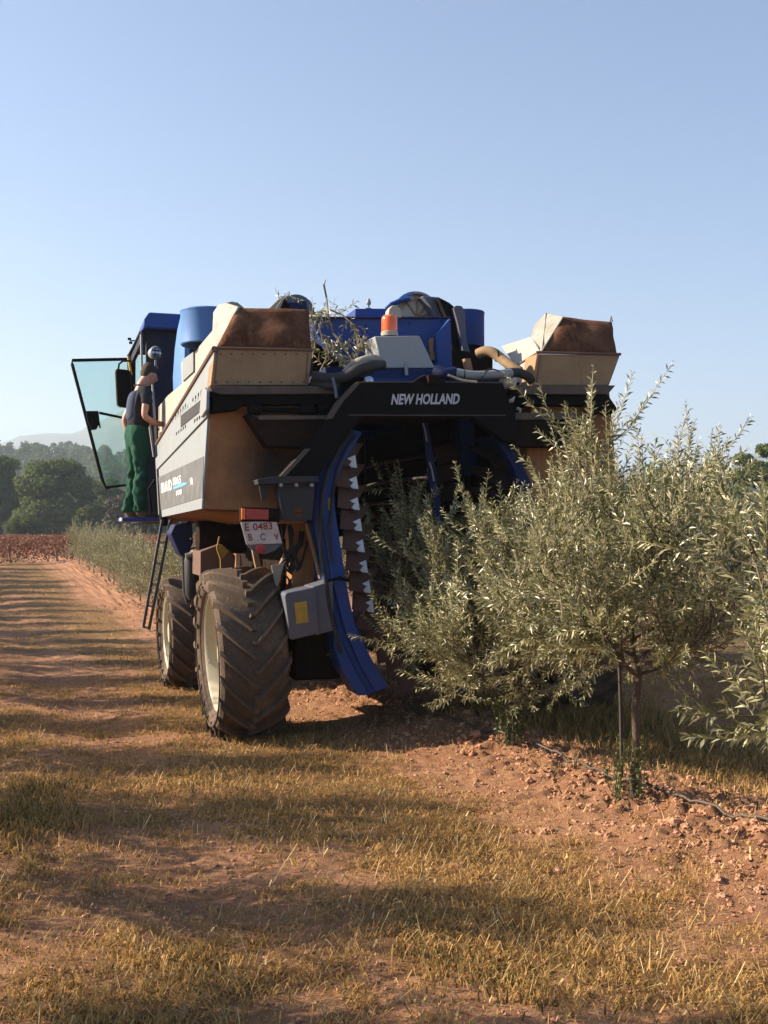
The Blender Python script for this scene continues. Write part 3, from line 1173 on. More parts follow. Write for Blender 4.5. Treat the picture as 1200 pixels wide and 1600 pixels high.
def far_tree(px, base_y, top_y, width_px, depth, kind, matk, label, seed, n=7000, size=0.22, group='trees beyond the vineyard'):
    b0 = D(px, base_y, depth)
    gz = h1(b0.x, b0.y)
    H = (D(px, top_y, depth).z - gz)
    W = width_px / F * depth
    e = empty('pine_tree' if kind != 'bush' else 'bushy_tree', (b0.x, b0.y, gz), rnd.uniform(0, 6), label=label, cat='tree', group=group)
    V, t = crown_cloud(seed, blobs_for(kind, H, W, seed), n, size)
    me = np_mesh('crown', V, np.arange(len(V)), 4, M[matk], tint=t)
    c = bpy.data.objects.new('crown', me)
    col.objects.link(c)
    c.parent = e
    mb = MB()
    mb.tube([(0, 0, -0.3), (0.1, 0, H * 0.35), (0.0, 0.1, H * 0.8)], [H * 0.035, H * 0.025, H * 0.01], 7)
    for q in range(5):
        a = q * 1.3
        mb.tube([(0.05, 0, H * (0.3 + 0.08 * q)), (W * 0.3 * math.cos(a), W * 0.3 * math.sin(a), H * (0.45 + 0.08 * q))], [H * 0.012, H * 0.004], 5)
    mb.build('trunk', M['darkbark'], e)


TREES = [
    (88, 836, 722, 128, 112, 'dome', 'pine', 'big dark round-topped pine left of the open cab door', 41, 15000, 0.24),
    (0, 838, 715, 92, 118, 'dome', 'pine', 'dark pine cut by the left edge of the picture', 42, 11000, 0.24),
    (-60, 838, 725, 95, 116, 'dome', 'pine', 'dark pine just outside the left edge, beside the cut-off one', 43, 6000, 0.28),
    (160, 838, 745, 80, 120, 'dome', 'pine', 'dark pine seen below the glass of the open door', 44, 8000, 0.24),
    (228, 838, 752, 80, 125, 'dome', 'pine', 'dark pine standing behind the feet of the man', 45, 8000, 0.24),
    (131, 838, 790, 46, 98, 'bush', 'pine_light', 'small yellow-green tree in front of the big round pine', 46, 5000, 0.16),
    (182, 838, 768, 52, 104, 'bush', 'brown_bush', 'brownish bushy tree under the corner of the open door', 47, 5000, 0.18),
    (215, 840, 785, 50, 100, 'bush', 'brown_bush', 'brownish bushy tree under the platform of the man', 48, 4500, 0.18),
    (40, 840, 805, 60, 96, 'bush', 'pine', 'low dark bush at the foot of the big round pine', 49, 4000, 0.16),
    (300, 838, 750, 110, 122, 'dome', 'pine', 'dark pine hidden behind the front wheel of the harvester', 50, 6000, 0.28),
    (1192, 760, 688, 90, 75, 'dome', 'pine', 'dark green tree at the right edge above the olive tops', 51, 9000, 0.18),
    (1260, 770, 680, 90, 80, 'dome', 'pine', 'dark green tree just outside the right edge', 52, 5000, 0.2),
    (1120, 800, 722, 120, 78, 'bush', 'pine_light', 'low pale green tree behind the olive tops on the right', 53, 5000, 0.2),
    (1010, 800, 722, 120, 82, 'bush', 'pine', 'low dark tree behind the olive tops right of the harvester', 54, 5000, 0.2),
]
for t in TREES:
    far_tree(*t)


# hills: one ring of terrain behind the wood
def hill_h(x, y):
    r = np.hypot(x, y)
    th = np.arctan2(x, y) - A
    wood = 27 * np.exp(-((th + 0.36) / 0.42) ** 2) + 6
    h = wood * sst(r, 200, 520)
    ridge = 120 + 105 * np.exp(-((th + 0.215) / 0.06) ** 2) + 42 * np.exp(-((th + 0.31) / 0.05) ** 2) + 40 * np.exp(-((th - 0.34) / 0.06) ** 2)
    ridge = ridge + 18 * (fbm(th * 60 + 40, r * 0.004, 1.0, 4, 2) - 0.5)
    h = h + ridge * sst(r, 1500, 2400) * (1.0 + 0.22 * (fbm(x + 9000, y + 9000, 0.006, 4, 6) - 0.5))
    return h


rr_ = np.concatenate([np.linspace(150, 420, 40), np.linspace(450, 2900, 80)])
tt_ = np.linspace(-1.15, 1.15, 260) + A
RRm, TTm = np.meshgrid(rr_, tt_, indexing='ij')
hx, hy = RRm * np.sin(TTm), RRm * np.cos(TTm)
hz = hill_h(hx, hy) - 0.6 + 0.5 * sst(RRm, 150, 170)
V = np.stack([hx, hy, hz], -1).reshape(-1, 3)
nj = len(tt_)
i, j = np.meshgrid(np.arange(len(rr_) - 1), np.arange(nj - 1), indexing='ij')
a = (i * nj + j).ravel()
me = np_mesh('hills', V, np.stack([a, a + 1, a + nj + 1, a + nj], -1).ravel(), 4, M['hill'], smooth=True)
o = bpy.data.objects.new('hills', me)
col.objects.link(o)
tag(o, kind='structure')
# wood on the hillside: one mass of trees
temp = []
for q in range(6):
    V, t = crown_cloud(100 + q, blobs_for('pine' if q % 2 else 'dome', 1.0, 0.75, 60 + q), 900, 0.055)
    temp.append((V, t))
VV, TT = [], []
r_ = np.random.RandomState(8)
for q in range(1000):
    r = 200 + 340 * r_.rand()
    th = A + r_.uniform(-0.62, 0.55)
    x, y = r * math.sin(th), r * math.cos(th)
    H = r_.uniform(6.5, 11)
    V, t = temp[r_.randint(6)]
    s = H
    a_ = r_.rand() * 6.28
    ca, sa = math.cos(a_), math.sin(a_)
    q_ = np.stack([V[:, 0] * ca - V[:, 1] * sa, V[:, 0] * sa + V[:, 1] * ca, V[:, 2]], -1) * s
    VV.append(q_ + np.array([x, y, float(hill_h(np.array(x), np.array(y))) - 0.8]))
    TT.append(np.clip(t * r_.uniform(0.5, 1.5), 0, 1))
V = np.concatenate(VV)
me = np_mesh('hillside_wood', V, np.arange(len(V)), 4, M['pine'], tint=np.concatenate(TT))
o = bpy.data.objects.new('hillside_wood', me)
col.objects.link(o)
tag(o, 'hazy pine wood covering the hillside behind the vineyard', 'wood', kind='stuff')

# ------------------------------------------------------------------ haze
m = bpy.data.materials.new('thin_haze')
m.use_nodes = True
nt = m.node_tree
nt.nodes.remove(nt.nodes['Principled BSDF'])
pv = nt.nodes.new('ShaderNodeVolumePrincipled')
pv.inputs['Color'].default_value = (0.72, 0.85, 1.0, 1)
pv.inputs['Density'].default_value = 0.00052
pv.inputs['Anisotropy'].default_value = 0.2
nt.links.new(pv.outputs[0], nt.nodes['Material Output'].inputs['Volume'])
mb = MB()
mb.box((-3100, -200, -2.0), (3100, 3100, 300))
o = mb.build('haze', m, smooth=0)
tag(o, 'thin pale haze in the air over the fields', 'haze', kind='stuff')


# ================================================================== THE HARVESTER
hv = empty('olive_harvester', HROOT, -B, label='tall blue, tan and black straddle harvester working over the row of olive trees', cat='harvester')


def P(pts, y):
    return [HY(px, py, y) for px, py in pts]


def PX(pts, x):
    return [HX(px, py, x) for px, py in pts]


def part(mb, name, mats, parent=hv, smooth=35, bevel=0.0, label=None):
    o = mb.build(name, mats, parent, smooth=smooth, bevel=bevel)
    if label:
        o['label'] = label
    return o


YR = 7.9      # rear plane of the machine
# ---- left grape hopper
XL = 1.084
rear = [HY(327, 606, YR), HY(315, 795, YR), HY(484, 801, YR), HY(484, 606, YR)]
trt = HY(335, 545, YR)
frt_t, frt_b = HX(245, 694, 1.03), HX(253, 807, 1.03)
# white side panel with its folded bands
def _side(px, py, off=0.0):
    """point on the white side panel's plane seen at a pixel"""
    a0, a1, a2 = HY(330, 600, YR), HY(315, 795, YR), frt_b
    n = (a1 - a0).cross(a2 - a0).normalized()
    if n.x > 0:
        n = -n
    a, b, c = _h(px, py)
    o_ = Vector((-HX0, -HY0, CAM.z))
    d = Vector((a, b, c))
    q = a0 + n * 0.012
    t = (q - o_).dot(n) / d.dot(n)
    return o_ + d * t + n * off, n


def sp_(px, py, off):
    return _side(px, py, off)[0]


def plate(pts, off, th, name, mat, parent, **kw):
    mb_ = MB()
    n = _side(280, 700)[1]
    mb_.prism([sp_(px, py, off) for px, py in pts], n * th)
    return part(mb_, name, mat, parent, **kw)


side = plate([(335, 545), (327, 606), (315, 795), (253, 808), (245, 694)], -0.014, 0.014, 'side_panel', M['white'], hv, bevel=0.002)
trt = sp_(335, 545, 0.0)
frt_rail = sp_(245, 694, 0.0)
mb = MB()
hq = [sp_(327, 606, -0.017), sp_(315, 795, -0.017), sp_(253, 807, -0.017), sp_(246, 696, -0.017)]
mb.hexa([hq[0], hq[1], rear[2], rear[3]], [hq[3], hq[2], hq[2] + Vector((0.72, 0, 0)), hq[3] + Vector((0.72, 0, 0))])
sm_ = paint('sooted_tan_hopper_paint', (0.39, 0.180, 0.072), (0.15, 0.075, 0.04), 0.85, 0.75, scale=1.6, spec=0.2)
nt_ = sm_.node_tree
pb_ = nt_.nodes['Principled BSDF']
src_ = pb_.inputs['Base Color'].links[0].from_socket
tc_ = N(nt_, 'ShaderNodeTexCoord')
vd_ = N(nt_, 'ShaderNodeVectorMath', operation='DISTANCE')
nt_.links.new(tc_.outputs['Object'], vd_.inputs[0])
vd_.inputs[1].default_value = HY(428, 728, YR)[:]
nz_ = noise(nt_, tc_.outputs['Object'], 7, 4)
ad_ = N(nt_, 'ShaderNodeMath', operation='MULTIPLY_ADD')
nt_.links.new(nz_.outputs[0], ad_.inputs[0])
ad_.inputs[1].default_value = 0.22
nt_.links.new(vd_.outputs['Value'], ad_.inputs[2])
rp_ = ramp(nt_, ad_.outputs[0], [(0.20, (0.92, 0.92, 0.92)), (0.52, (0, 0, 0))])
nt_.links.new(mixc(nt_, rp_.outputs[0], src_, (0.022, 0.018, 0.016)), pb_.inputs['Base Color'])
hopper = part(mb, 'hopper', sm_, bevel=0.004)
# rolled seam on the rear face
mb = MB()
for x0 in (322, 330):
    mb.tube([HY(x0 + 3, 640, YR - 0.005), HY(x0 - 6, 792, YR - 0.005)], 0.0045, 6)
mb.tube([HY(322, 797, YR - 0.004), HY(484, 802, YR - 0.004)], 0.008, 6)
part(mb, 'seam', M['trim'], hopper)
# brown rail along the top edge of the side
mb = MB()
mb.tube([trt, frt_rail], 0.022, 8)
part(mb, 'rail', M['trim'], side)
plate([(328, 604), (325, 652), (246, 735), (246, 716)], 0.004, 0.012, 'band', M['white'], side, bevel=0.003)
pl_ = plate([(322, 622), (321, 640), (286, 668), (286, 650)], 0.017, 0.004, 'slot_panel', M['grey'], side)
for (x0, y0, x1, y1, k) in ((305, 625, 318, 613, 4), (278, 649, 293, 634, 5), (270, 657, 274, 653, 2), (248, 674, 251, 671, 2), (308, 658, 319, 650, 4), (279, 678, 293, 667, 5)):
    n = _side(280, 700)[1]
    for q in range(k):
        c = sp_(x0 + (x1 - x0) * q / (k - 1), y0 + (y1 - y0) * q / (k - 1), 0.016)
        mb = MB()
        mb.prism([c + Vector((0, -0.02, -0.009)), c + Vector((0, 0.02, -0.014)), c + Vector((0, 0.02, 0.009)), c + Vector((0, -0.02, 0.014))], n * 0.004)
        part(mb, 'vent_slot', M['black'], side)
plate([(327, 606), (331, 612), (330, 640), (322, 652), (319, 650), (322, 612)], 0.016, 0.02, 'hinge_bracket', M['alu'], side)
dec = plate([(319, 713), (317, 777), (252, 797), (248, 746)], 0.0005, 0.003, 'decal', M['decal'], side)


def side_text(txt, ll, lr, ul, mat, name):
    o_, a_, u_ = sp_(*ll, 0.0045), sp_(*lr, 0.0045), sp_(*ul, 0.0045)
    return text_mesh(txt, o_, (a_ - o_), (u_ - o_), (u_ - o_).length, (a_ - o_).length, 0.002, name, mat, dec, bold=0.02)


side_text('BRAUD', (253.5, 771), (270, 765.5), (252.3, 755.5), M['whiteletter'], 'lettering')
side_text('SB65', (271.2, 759), (284, 755), (270.7, 747), M['whiteletter'], 'lettering')
side_text('100', (276.5, 775), (285, 772), (276.3, 767), M['whiteletter'], 'lettering')
side_text('10', (299, 758.5), (302.5, 757), (298, 747), M['whiteletter'], 'lettering')
mb = MB()
n = _side(280, 700)[1]
mb.prism([sp_(272, 765, 0.0045), sp_(290, 758.5, 0.0045), sp_(294, 754.5, 0.0045), sp_(288, 754, 0.0045), sp_(271.7, 761, 0.0045)], n * 0.002)
part(mb, 'stripe', M['decalblue'], dec)

# under side of the left hopper sloping in
mb = MB()
mb.hexa([HY(319, 797, YR + 0.02), HY(480, 803, YR + 0.02), HY(474, 818, YR + 0.1), HY(400, 818, YR + 0.25)],
        [frt_b + Vector((0.02, 0, 0)), frt_b + Vector((0.72, 0, 0)), frt_b + Vector((0.66, -0.2, -0.08)), frt_b + Vector((0.45, -0.2, -0.08))])
part(mb, 'hopper_floor', M['tan'], hopper)

# upper inner panels above the rail
mb = MB()
mb.prism([HX(px, py, 1.16) for px, py in ((244, 640), (262, 618), (284, 600), (283, 566), (305, 549), (312, 540), (332, 516), (340, 552), (247, 690))], (0.02, 0, 0))
up_ = part(mb, 'upper_panel', M['creamplastic'], bevel=0.003)
mb = MB()
mb.prism([HX(px, py, 1.155) for px, py in ((287, 562), (304, 550), (304, 580), (287, 596))], (-0.012, 0, 0))
part(mb, 'window', M['white'], up_)
# light blue side guard of the left fan
mb = MB()
mb.prism([HX(px, py, 1.20) for px, py in ((282, 494), (288, 505), (288, 560), (283, 604), (271, 620), (270, 590), (273, 545), (277, 515))], (0.05, 0, 0))
part(mb, 'fan_guard', M['blue_clean'], bevel=0.006)


# ---- fans (blue drums)
def drum(px, py_top, py_bot, y, r, name):
    c_t, c_b = HY(px, py_top, y), HY(px, py_bot, y)
    mb_ = MB()
    h = c_t.z - c_b.z
    mb_.lathe([(r * 0.97, h), (r, h + 0.012), (r * 1.03, h), (r, h - 0.015), (r, 0.01), (r * 0.96, 0), (r * 0.93, 0.02), (r * 0.93, h - 0.02)], (c_t.x, c_t.y, c_b.z), n=48, close=False)
    fs_ = len(mb_.f)
    o_ = part(mb_, name, M['blue'] if px > 500 else M['blue_clean'], smooth=40)
    b_ = MB()
    b_.lathe([(0.001, 0.12), (r * 0.93, 0.12)], (c_t.x, c_t.y, c_b.z), n=32, close=False)
    for k_ in range(6):
        a_ = k_ * math.pi / 3
        d_ = Vector((math.cos(a_), math.sin(a_), 0))
        s_2 = Vector((-math.sin(a_), math.cos(a_), 0))
        b_.prism([Vector((c_t.x, c_t.y, c_b.z + 0.05)) + d_ * 0.04 + s_2 * 0.03, Vector((c_t.x, c_t.y, c_b.z + 0.05)) + d_ * r * 0.88 + s_2 * 0.05,
                  Vector((c_t.x, c_t.y, c_b.z + 0.09)) + d_ * r * 0.88 - s_2 * 0.05, Vector((c_t.x, c_t.y, c_b.z + 0.07)) + d_ * 0.04 - s_2 * 0.03], (0, 0, 0.008))
    b_.lathe([(0.06, 0.02), (0.06, 0.12)], (c_t.x, c_t.y, c_b.z), n=16)
    part(b_, 'fan_blades', M['black'], o_)
    return o_


drum(326, 489, 541, 9.2, 0.235, 'fan_drum')
dr = drum(727, 490, 543, 9.9, 0.185, 'fan_drum')
# discharge cone and duct under the right drum
c = HY(727, 543, 9.9)
mb = MB()
mb.lathe([(0.17, 0.02), (0.13, -0.08), (0.11, -0.35)], c, n=24, close=False)
mb.prism(P([(706, 540), (750, 544), (742, 590), (712, 590)], 9.6), (0, 0.35, 0))
part(mb, 'fan_duct', M['black'], smooth=30)

# ---- rear boxes and ledges, left and right
mb = MB()
mb.hexa(P([(335, 545), (488, 548), (482, 602), (329, 602)], YR - 0.10), [v + Vector((0, 0.22, 0)) for v in P([(335, 545), (488, 548), (482, 602), (329, 602)], YR - 0.10)])
lb = part(mb, 'rear_box', M['cream'], bevel=0.006)
mb = MB()
mb.tube(P([(334, 543.5), (489, 547)], YR - 0.105), 0.011, 6)
mb.tube(P([(340, 548), (335, 600)], YR - 0.103), 0.004, 6)
mb.tube(P([(481, 552), (477, 600)], YR - 0.103), 0.004, 6)
part(mb, 'edge_seam', M['trim'], lb)
for (yy0, xx0, xx1, nn) in ((553, 345, 480, 9), (597, 338, 474, 9)):
    mb = MB()
    for k_ in range(nn):
        mb.lathe([(0.001, -0.006), (0.006, -0.005), (0.008, 0)], HY(xx0 + (xx1 - xx0) * k_ / (nn - 1), yy0, YR - 0.1), ax='Y', n=8)
    part(mb, 'rivets', M['trim'], lb)
# flap hood of the left box
q0 = HY(338, 543, YR - 0.09)
q1 = HY(487, 546, YR - 0.09)
q2 = HY(482, 484, YR + 0.16)
q3 = HY(370, 481, YR + 0.16)
mb = MB()
nx, ny = 14, 9
vv = []
for j_ in range(ny + 1):
    for i_ in range(nx + 1):
        u_, w_ = i_ / nx, j_ / ny
        v_ = (q0.lerp(q1, u_)).lerp(q3.lerp(q2, u_), w_)
        v_.y += 0.035 * (mnoise.noise(Vector((u_ * 3, w_ * 2.5, 1.3)))) - 0.02 * math.sin(w_ * 3.14) * math.sin(u_ * 3.14)
        vv.append(v_)
ff = []
for j_ in range(ny):
    for i_ in range(nx):
        b_ = j_ * (nx + 1) + i_
        ff.append((b_, b_ + 1, b_ + nx + 2, b_ + nx + 1))
mb.add(vv, ff)
fl = part(mb, 'rear_flap', M['rusttarp'], smooth=80)
fl.modifiers.new('thick', 'SOLIDIFY').thickness = 0.012
# cheek of the hood: dirty translucent sheet going forward
c0 = HY(338, 543, YR - 0.088)
ck = [c0, HY(332, 516, YR + 0.35), HY(333, 488, YR + 0.42), HY(341, 476, YR + 0.40), HY(353, 473, YR + 0.34), HY(372, 479, YR + 0.158)]
mb = MB()
mb.hexa(ck, [v + Vector((0.02, 0.012, 0)) for v in ck])
part(mb, 'cheek', M['translucent'], bevel=0.003)
mb = MB()
tp = [HY(353, 473, YR + 0.34), HY(362, 471, YR + 0.42), HY(372, 473, YR + 0.40), HY(383, 482, YR + 0.2), HY(372, 480, YR + 0.16)]
mb.hexa(tp, [v + Vector((0.04, 0.12, -0.01)) for v in tp])
part(mb, 'hood_top', M['grey'], bevel=0.004)

mb = MB()
rb_ = P([(839, 553), (969, 555), (952, 602), (831, 602)], YR - 0.10)
mb.hexa(rb_, [v + Vector((0, 0.22, 0)) for v in rb_])
rb = part(mb, 'rear_box', M['cream'], bevel=0.006)
mb = MB()
mb.tube(P([(838, 550.5), (970, 553.5)], YR - 0.105), 0.011, 6)
mb.tube(P([(845, 556), (838, 600)], YR - 0.103), 0.004, 6)
part(mb, 'edge_seam', M['trim'], rb)
q0, q1 = HY(846, 549, YR - 0.09), HY(964, 552, YR - 0.09)
q2, q3 = HY(956, 503, YR + 0.16), HY(880, 495, YR + 0.16)
mb = MB()
vv = []
for j_ in range(ny + 1):
    for i_ in range(nx + 1):
        u_, w_ = i_ / nx, j_ / ny
        v_ = (q0.lerp(q1, u_)).lerp(q3.lerp(q2, u_), w_)
        v_.y += 0.03 * (mnoise.noise(Vector((u_ * 3, w_ * 2.5, 7.3)))) - 0.02 * math.sin(w_ * 3.14) * math.sin(u_ * 3.14)
        vv.append(v_)
mb.add(vv, ff)
fl = part(mb, 'rear_flap', M['rusttarp'], smooth=80)
fl.modifiers.new('thick', 'SOLIDIFY').thickness = 0.012
ck = [HY(846, 549, YR - 0.088), HY(842, 547, YR + 0.1), HY(830, 526, YR + 0.35), HY(834, 509, YR + 0.40), HY(853, 489, YR + 0.42), HY(880, 495, YR + 0.158)]
mb = MB()
mb.hexa(ck, [v + Vector((0.02, 0.012, 0)) for v in ck])
ckk = part(mb, 'cheek', M['translucent'], bevel=0.003)
mb = MB()
mb.tube([HY(853, 489, YR + 0.41), HY(850, 520, YR + 0.2), HY(846, 549, YR - 0.09)], 0.006, 6)
mb.tube([HY(880, 495, YR + 0.15), HY(846, 549, YR - 0.1)], 0.006, 6)
part(mb, 'cheek_fold', M['creamplastic'], ckk)
mb = MB()
mb.tube(P([(953, 504), (955, 494), (957, 503)], YR + 0.16), 0.006, 5)
part(mb, 'lip_hook', M['trim'])
# right hopper: inner side wall and tan hull
mb = MB()
xr = 3.70
w_ = [HY(842, 548, YR), HY(830, 526, YR + 0.36), HX(783, 541, xr), HX(806, 572, xr)]
mb.hexa(w_, [v + Vector((0.015, 0, 0)) for v in w_])
w_ = [HY(841, 552, YR), HX(809, 573, xr - 0.03), HX(800, 600, xr - 0.03), HY(829, 606, YR)]
mb.hexa(w_, [v + Vector((0.015, 0, 0)) for v in w_])
part(mb, 'inner_panel', M['creamplastic'], bevel=0.003)
mb = MB()
mb.tube([HY(842, 550, YR - 0.01), HX(806, 572, xr - 0.02)], 0.010, 6)
part(mb, 'inner_rail', M['trim'])
rr = P([(832, 606), (952, 606), (968, 795), (815, 795)], YR)
fr_ = [v + Vector((0, 2.7, 0)) for v in rr]
fr_[0].z -= 0.45
fr_[1].z -= 0.45
mb = MB()
mb.hexa(rr, fr_)
hr = part(mb, 'hopper', M['tan'], bevel=0.006)
# blue-grey drive unit visible behind the right panel
mb = MB()
mb.box(HP(3.35, 9.0, 2.35), HP(3.68, 9.8, 2.9))
part(mb, 'drive_housing', M['brownblack'], bevel=0.01)


def ledge(pts_f, xe):
    mb_ = MB()
    a_ = P(pts_f, YR - 0.16)
    mb_.hexa(a_, [v + Vector((0, 0.30, 0)) for v in a_])
    return mb_


lg = part(ledge([(327, 603), (521, 603), (521, 615), (345, 616), (331, 611)], 0), 'ledge_beam', M['ledge'], bevel=0.004)
mb = MB()
a_ = P([(331, 617), (521, 616), (521, 631), (380, 632), (372, 640), (332, 645)], YR - 0.12)
mb.hexa(a_, [v + Vector((0, 0.2, 0)) for v in a_])
part(mb, 'ledge_channel', M['black'], lg, bevel=0.004)
lg = part(ledge([(806, 602), (962, 602), (950, 616), (814, 616)], 0), 'ledge_beam', M['ledge'], bevel=0.004)
mb = MB()
a_ = P([(806, 617), (950, 617), (966, 640), (955, 648), (925, 633), (806, 633)], YR - 0.12)
mb.hexa(a_, [v + Vector((0, 0.2, 0)) for v in a_])
part(mb, 'ledge_channel', M['black'], lg, bevel=0.004)
# lower brown-black box beams
mb = MB()
a_ = P([(385, 646), (403, 654), (515, 654), (500, 700), (418, 697)], YR - 0.2)
mb.hexa(a_, [v + Vector((0, 0.18, 0)) for v in a_])
bl = part(mb, 'tilt_beam', M['brownblack'], bevel=0.005)
mb = MB()
a_ = P([(403, 649), (512, 649), (515, 655), (405, 656)], YR - 0.22)
mb.hexa(a_, [v + Vector((0, 0.2, 0)) for v in a_])
part(mb, 'beam_flange', M['ledge'], bl, bevel=0.003)
mb = MB()
for (x0, x1) in ((388, 406), (470, 490), (496, 512)):
    mb.tube(P([(x0, 640), (x1, 640)], YR - 0.12), 0.042, 16)
mb.tube(P([(406, 640), (500, 642)], YR - 0.1), 0.02, 10)
part(mb, 'tilt_cylinder', M['black'])
mb = MB()
a_ = P([(800, 654), (900, 654), (903, 648), (940, 640), (900, 698), (806, 697)], YR - 0.2)
mb.hexa(a_, [v + Vector((0, 0.18, 0)) for v in a_])
bl = part(mb, 'tilt_beam', M['brownblack'], bevel=0.005)
mb = MB()
a_ = P([(806, 645), (900, 645), (905, 655), (804, 656)], YR - 0.22)
mb.hexa(a_, [v + Vector((0, 0.2, 0)) for v in a_])
part(mb, 'beam_flange', M['ledge'], bl, bevel=0.003)

# ---- black rear frame with the lettering
YF = YR - 0.30
mb = MB()
fr1 = [(558, 597), (645, 597), (655, 590), (662, 587), (688, 588), (690, 597), (786, 598), (806, 655), (806, 690), (790, 690), (740, 652), (566, 651), (515, 716), (496, 748), (433, 748), (513, 655), (530, 628)]
a_ = P(fr1, YF)
mb.hexa(a_, [v + Vector((0, 0.10, 0)) for v in a_])
frm = part(mb, 'rear_frame', M['black'], bevel=0.004)
mb = MB()
for (p0, p1) in (((559, 596), (530, 627)), ((530, 627), (513, 654))):
    s0, s1 = HY(*p0, YF - 0.02), HY(*p1, YF - 0.02)
    mb.prism([s0, s1, s1 + Vector((0.03, 0, 0.0)), s0 + Vector((0.03, 0, 0.0))], (0, 0.14, 0))
s0, s1 = HY(477, 701, YF - 0.03), HY(434, 748, YF - 0.03)
mb.prism([s0, s1, s1 + Vector((0.04, 0, 0)), s0 + Vector((0.04, 0, 0))], (0, 0.15, 0))
mb.tube(P([(545, 648.5), (790, 649)], YF - 0.004), 0.004, 5)
mb.tube(P([(560, 597), (645, 597), (656, 589), (664, 586)], YF + 0.0), 0.005, 5)
mb.tube(P([(696, 597), (786, 598)], YF + 0.0), 0.005, 5)
part(mb, 'frame_edge', M['ledge'], frm)
mb = MB()
a_ = P([(669, 586), (686, 586), (688, 599), (670, 599)], YF - 0.05)
mb.hexa(a_, [v + Vector((0, 0.05, 0)) for v in a_])
part(mb, 'latch', M['brownblack'], frm, bevel=0.003)
o_, a1, u1 = HY(611, 632.5, YF - 0.0015), HY(718, 631.5, YF - 0.0015), HY(611, 615.5, YF - 0.0015)
text_mesh('NEW HOLLAND', o_, a1 - o_, u1 - o_, (u1 - o_).length, (a1 - o_).length, 0.003, 'lettering', M['letter'], frm, shear=0.22, bold=0.028)

# flange, gusset and foot box of the frame
mb = MB()
a_ = P([(402, 749), (432, 744), (497, 744), (497, 753), (404, 757)], YF - 0.04)
mb.hexa(a_, [v + Vector((0, 0.20, 0)) for v in a_])
a_ = P([(404, 756), (420, 756), (414, 783), (409, 783)], YF + 0.02)
mb.hexa(a_, [v + Vector((0, 0.015, 0)) for v in a_])
ft = part(mb, 'frame_foot', M['grey'], bevel=0.004)
mb = MB()
ring = []
hc = HY(466.5, 800, YF + 0.0)
hr_ = 0.034
sq = P([(432, 755), (493, 754), (487, 813), (443, 815)], YF)
# plate with a real round hole
N_ = 24
circ = [hc + Vector((hr_ * math.cos(2 * math.pi * k / N_), 0, hr_ * math.sin(2 * math.pi * k / N_))) for k in range(N_)]


def edge_hit(c_, d_, poly):
    best = 9
    for k_ in range(len(poly)):
        p_, q_ = poly[k_], poly[(k_ + 1) % len(poly)]
        ex, ez = q_.x - p_.x, q_.z - p_.z
        det = d_.x * (-ez) + d_.z * ex
        if abs(det) < 1e-9:
            continue
        t_ = ((p_.x - c_.x) * (-ez) + (p_.z - c_.z) * ex) / det
        s_ = (d_.x * (p_.z - c_.z) - d_.z * (p_.x - c_.x)) / det
        if t_ > 0 and -1e-6 <= s_ <= 1 + 1e-6:
            best = min(best, t_)
    return c_ + d_ * best


outr = [edge_hit(hc, Vector((math.cos(2 * math.pi * k / N_), 0, math.sin(2 * math.pi * k / N_))), sq) for k in range(N_)]
vs_ = circ + outr + [v + Vector((0, 0.012, 0)) for v in circ] + [v + Vector((0, 0.012, 0)) for v in outr]
fs_ = []
for k in range(N_):
    k2 = (k + 1) % N_
    fs_ += [(k, k2, N_ + k2, N_ + k), (2 * N_ + k, 3 * N_ + k, 3 * N_ + k2, 2 * N_ + k2), (k, 2 * N_ + k, 2 * N_ + k2, k2), (N_ + k, N_ + k2, 3 * N_ + k2, 3 * N_ + k)]
mb.add(vs_, fs_)
a_ = P([(434, 757), (440, 757), (447, 812), (444, 813)], YF + 0.012)
mb.hexa(a_, [v + Vector((0, 0.16, 0)) for v in a_])
a_ = P([(488, 757), (492, 757), (487, 811), (484, 811)], YF + 0.012)
mb.hexa(a_, [v + Vector((0, 0.16, 0)) for v in a_])
part(mb, 'foot_plate', M['grey'], ft)
mb = MB()
for px_ in (438, 462, 486):
    c_ = HY(px_, 758, YF - 0.02)
    mb.lathe([(0.001, -0.03), (0.014, -0.03), (0.014, 0.01)], c_, ax='Y', n=6)
part(mb, 'bolts', M['alu'], ft)

# ---- rear lamp, number plate
YT = YF + 0.02
mb = MB()
a_ = P([(376, 792), (437, 794), (437, 816), (376, 815)], YT)
mb.hexa(a_, [v + Vector((0, 0.07, 0)) for v in a_])
tl = part(mb, 'tail_lamp', M['brownblack'], bevel=0.004)
mb = MB()
a_ = P([(384, 795), (420, 796), (420, 812), (384, 812)], YT - 0.018)
mb.hexa(a_, [v + Vector((0, 0.03, 0)) for v in a_])
part(mb, 'red_lens', M['red'], tl, bevel=0.004)
mb = MB()
a_ = P([(377.5, 794), (383.5, 794.5), (383.5, 812), (377.5, 812)], YT - 0.02)
mb.hexa(a_, [v + Vector((0, 0.03, 0)) for v in a_])
part(mb, 'orange_lens', M['orangelamp'], tl, bevel=0.004)
mb = MB()
pc = [(376, 816), (432, 814), (441, 849), (385, 851)]
a_ = [HY(376, 816, YT), HY(432, 814, YT), HY(441, 849, YT + 0.05), HY(385, 851, YT + 0.05)]
mb.hexa(a_, [v + Vector((0, 0.008, 0)) for v in a_])
npl = part(mb, 'number_plate', M['plate'], bevel=0.002)


def on_plate(px, py):
    n_ = (a_[1] - a_[0]).cross(a_[3] - a_[0]).normalized()
    a1_, b1_, c1_ = _h(px, py)
    o1 = Vector((-HX0, -HY0, CAM.z))
    d1_ = Vector((a1_, b1_, c1_))
    if n_.y > 0:
        n_ = -n_
    return o1 + d1_ * ((a_[0] - o1).dot(n_) / d1_.dot(n_)) + n_ * 0.001


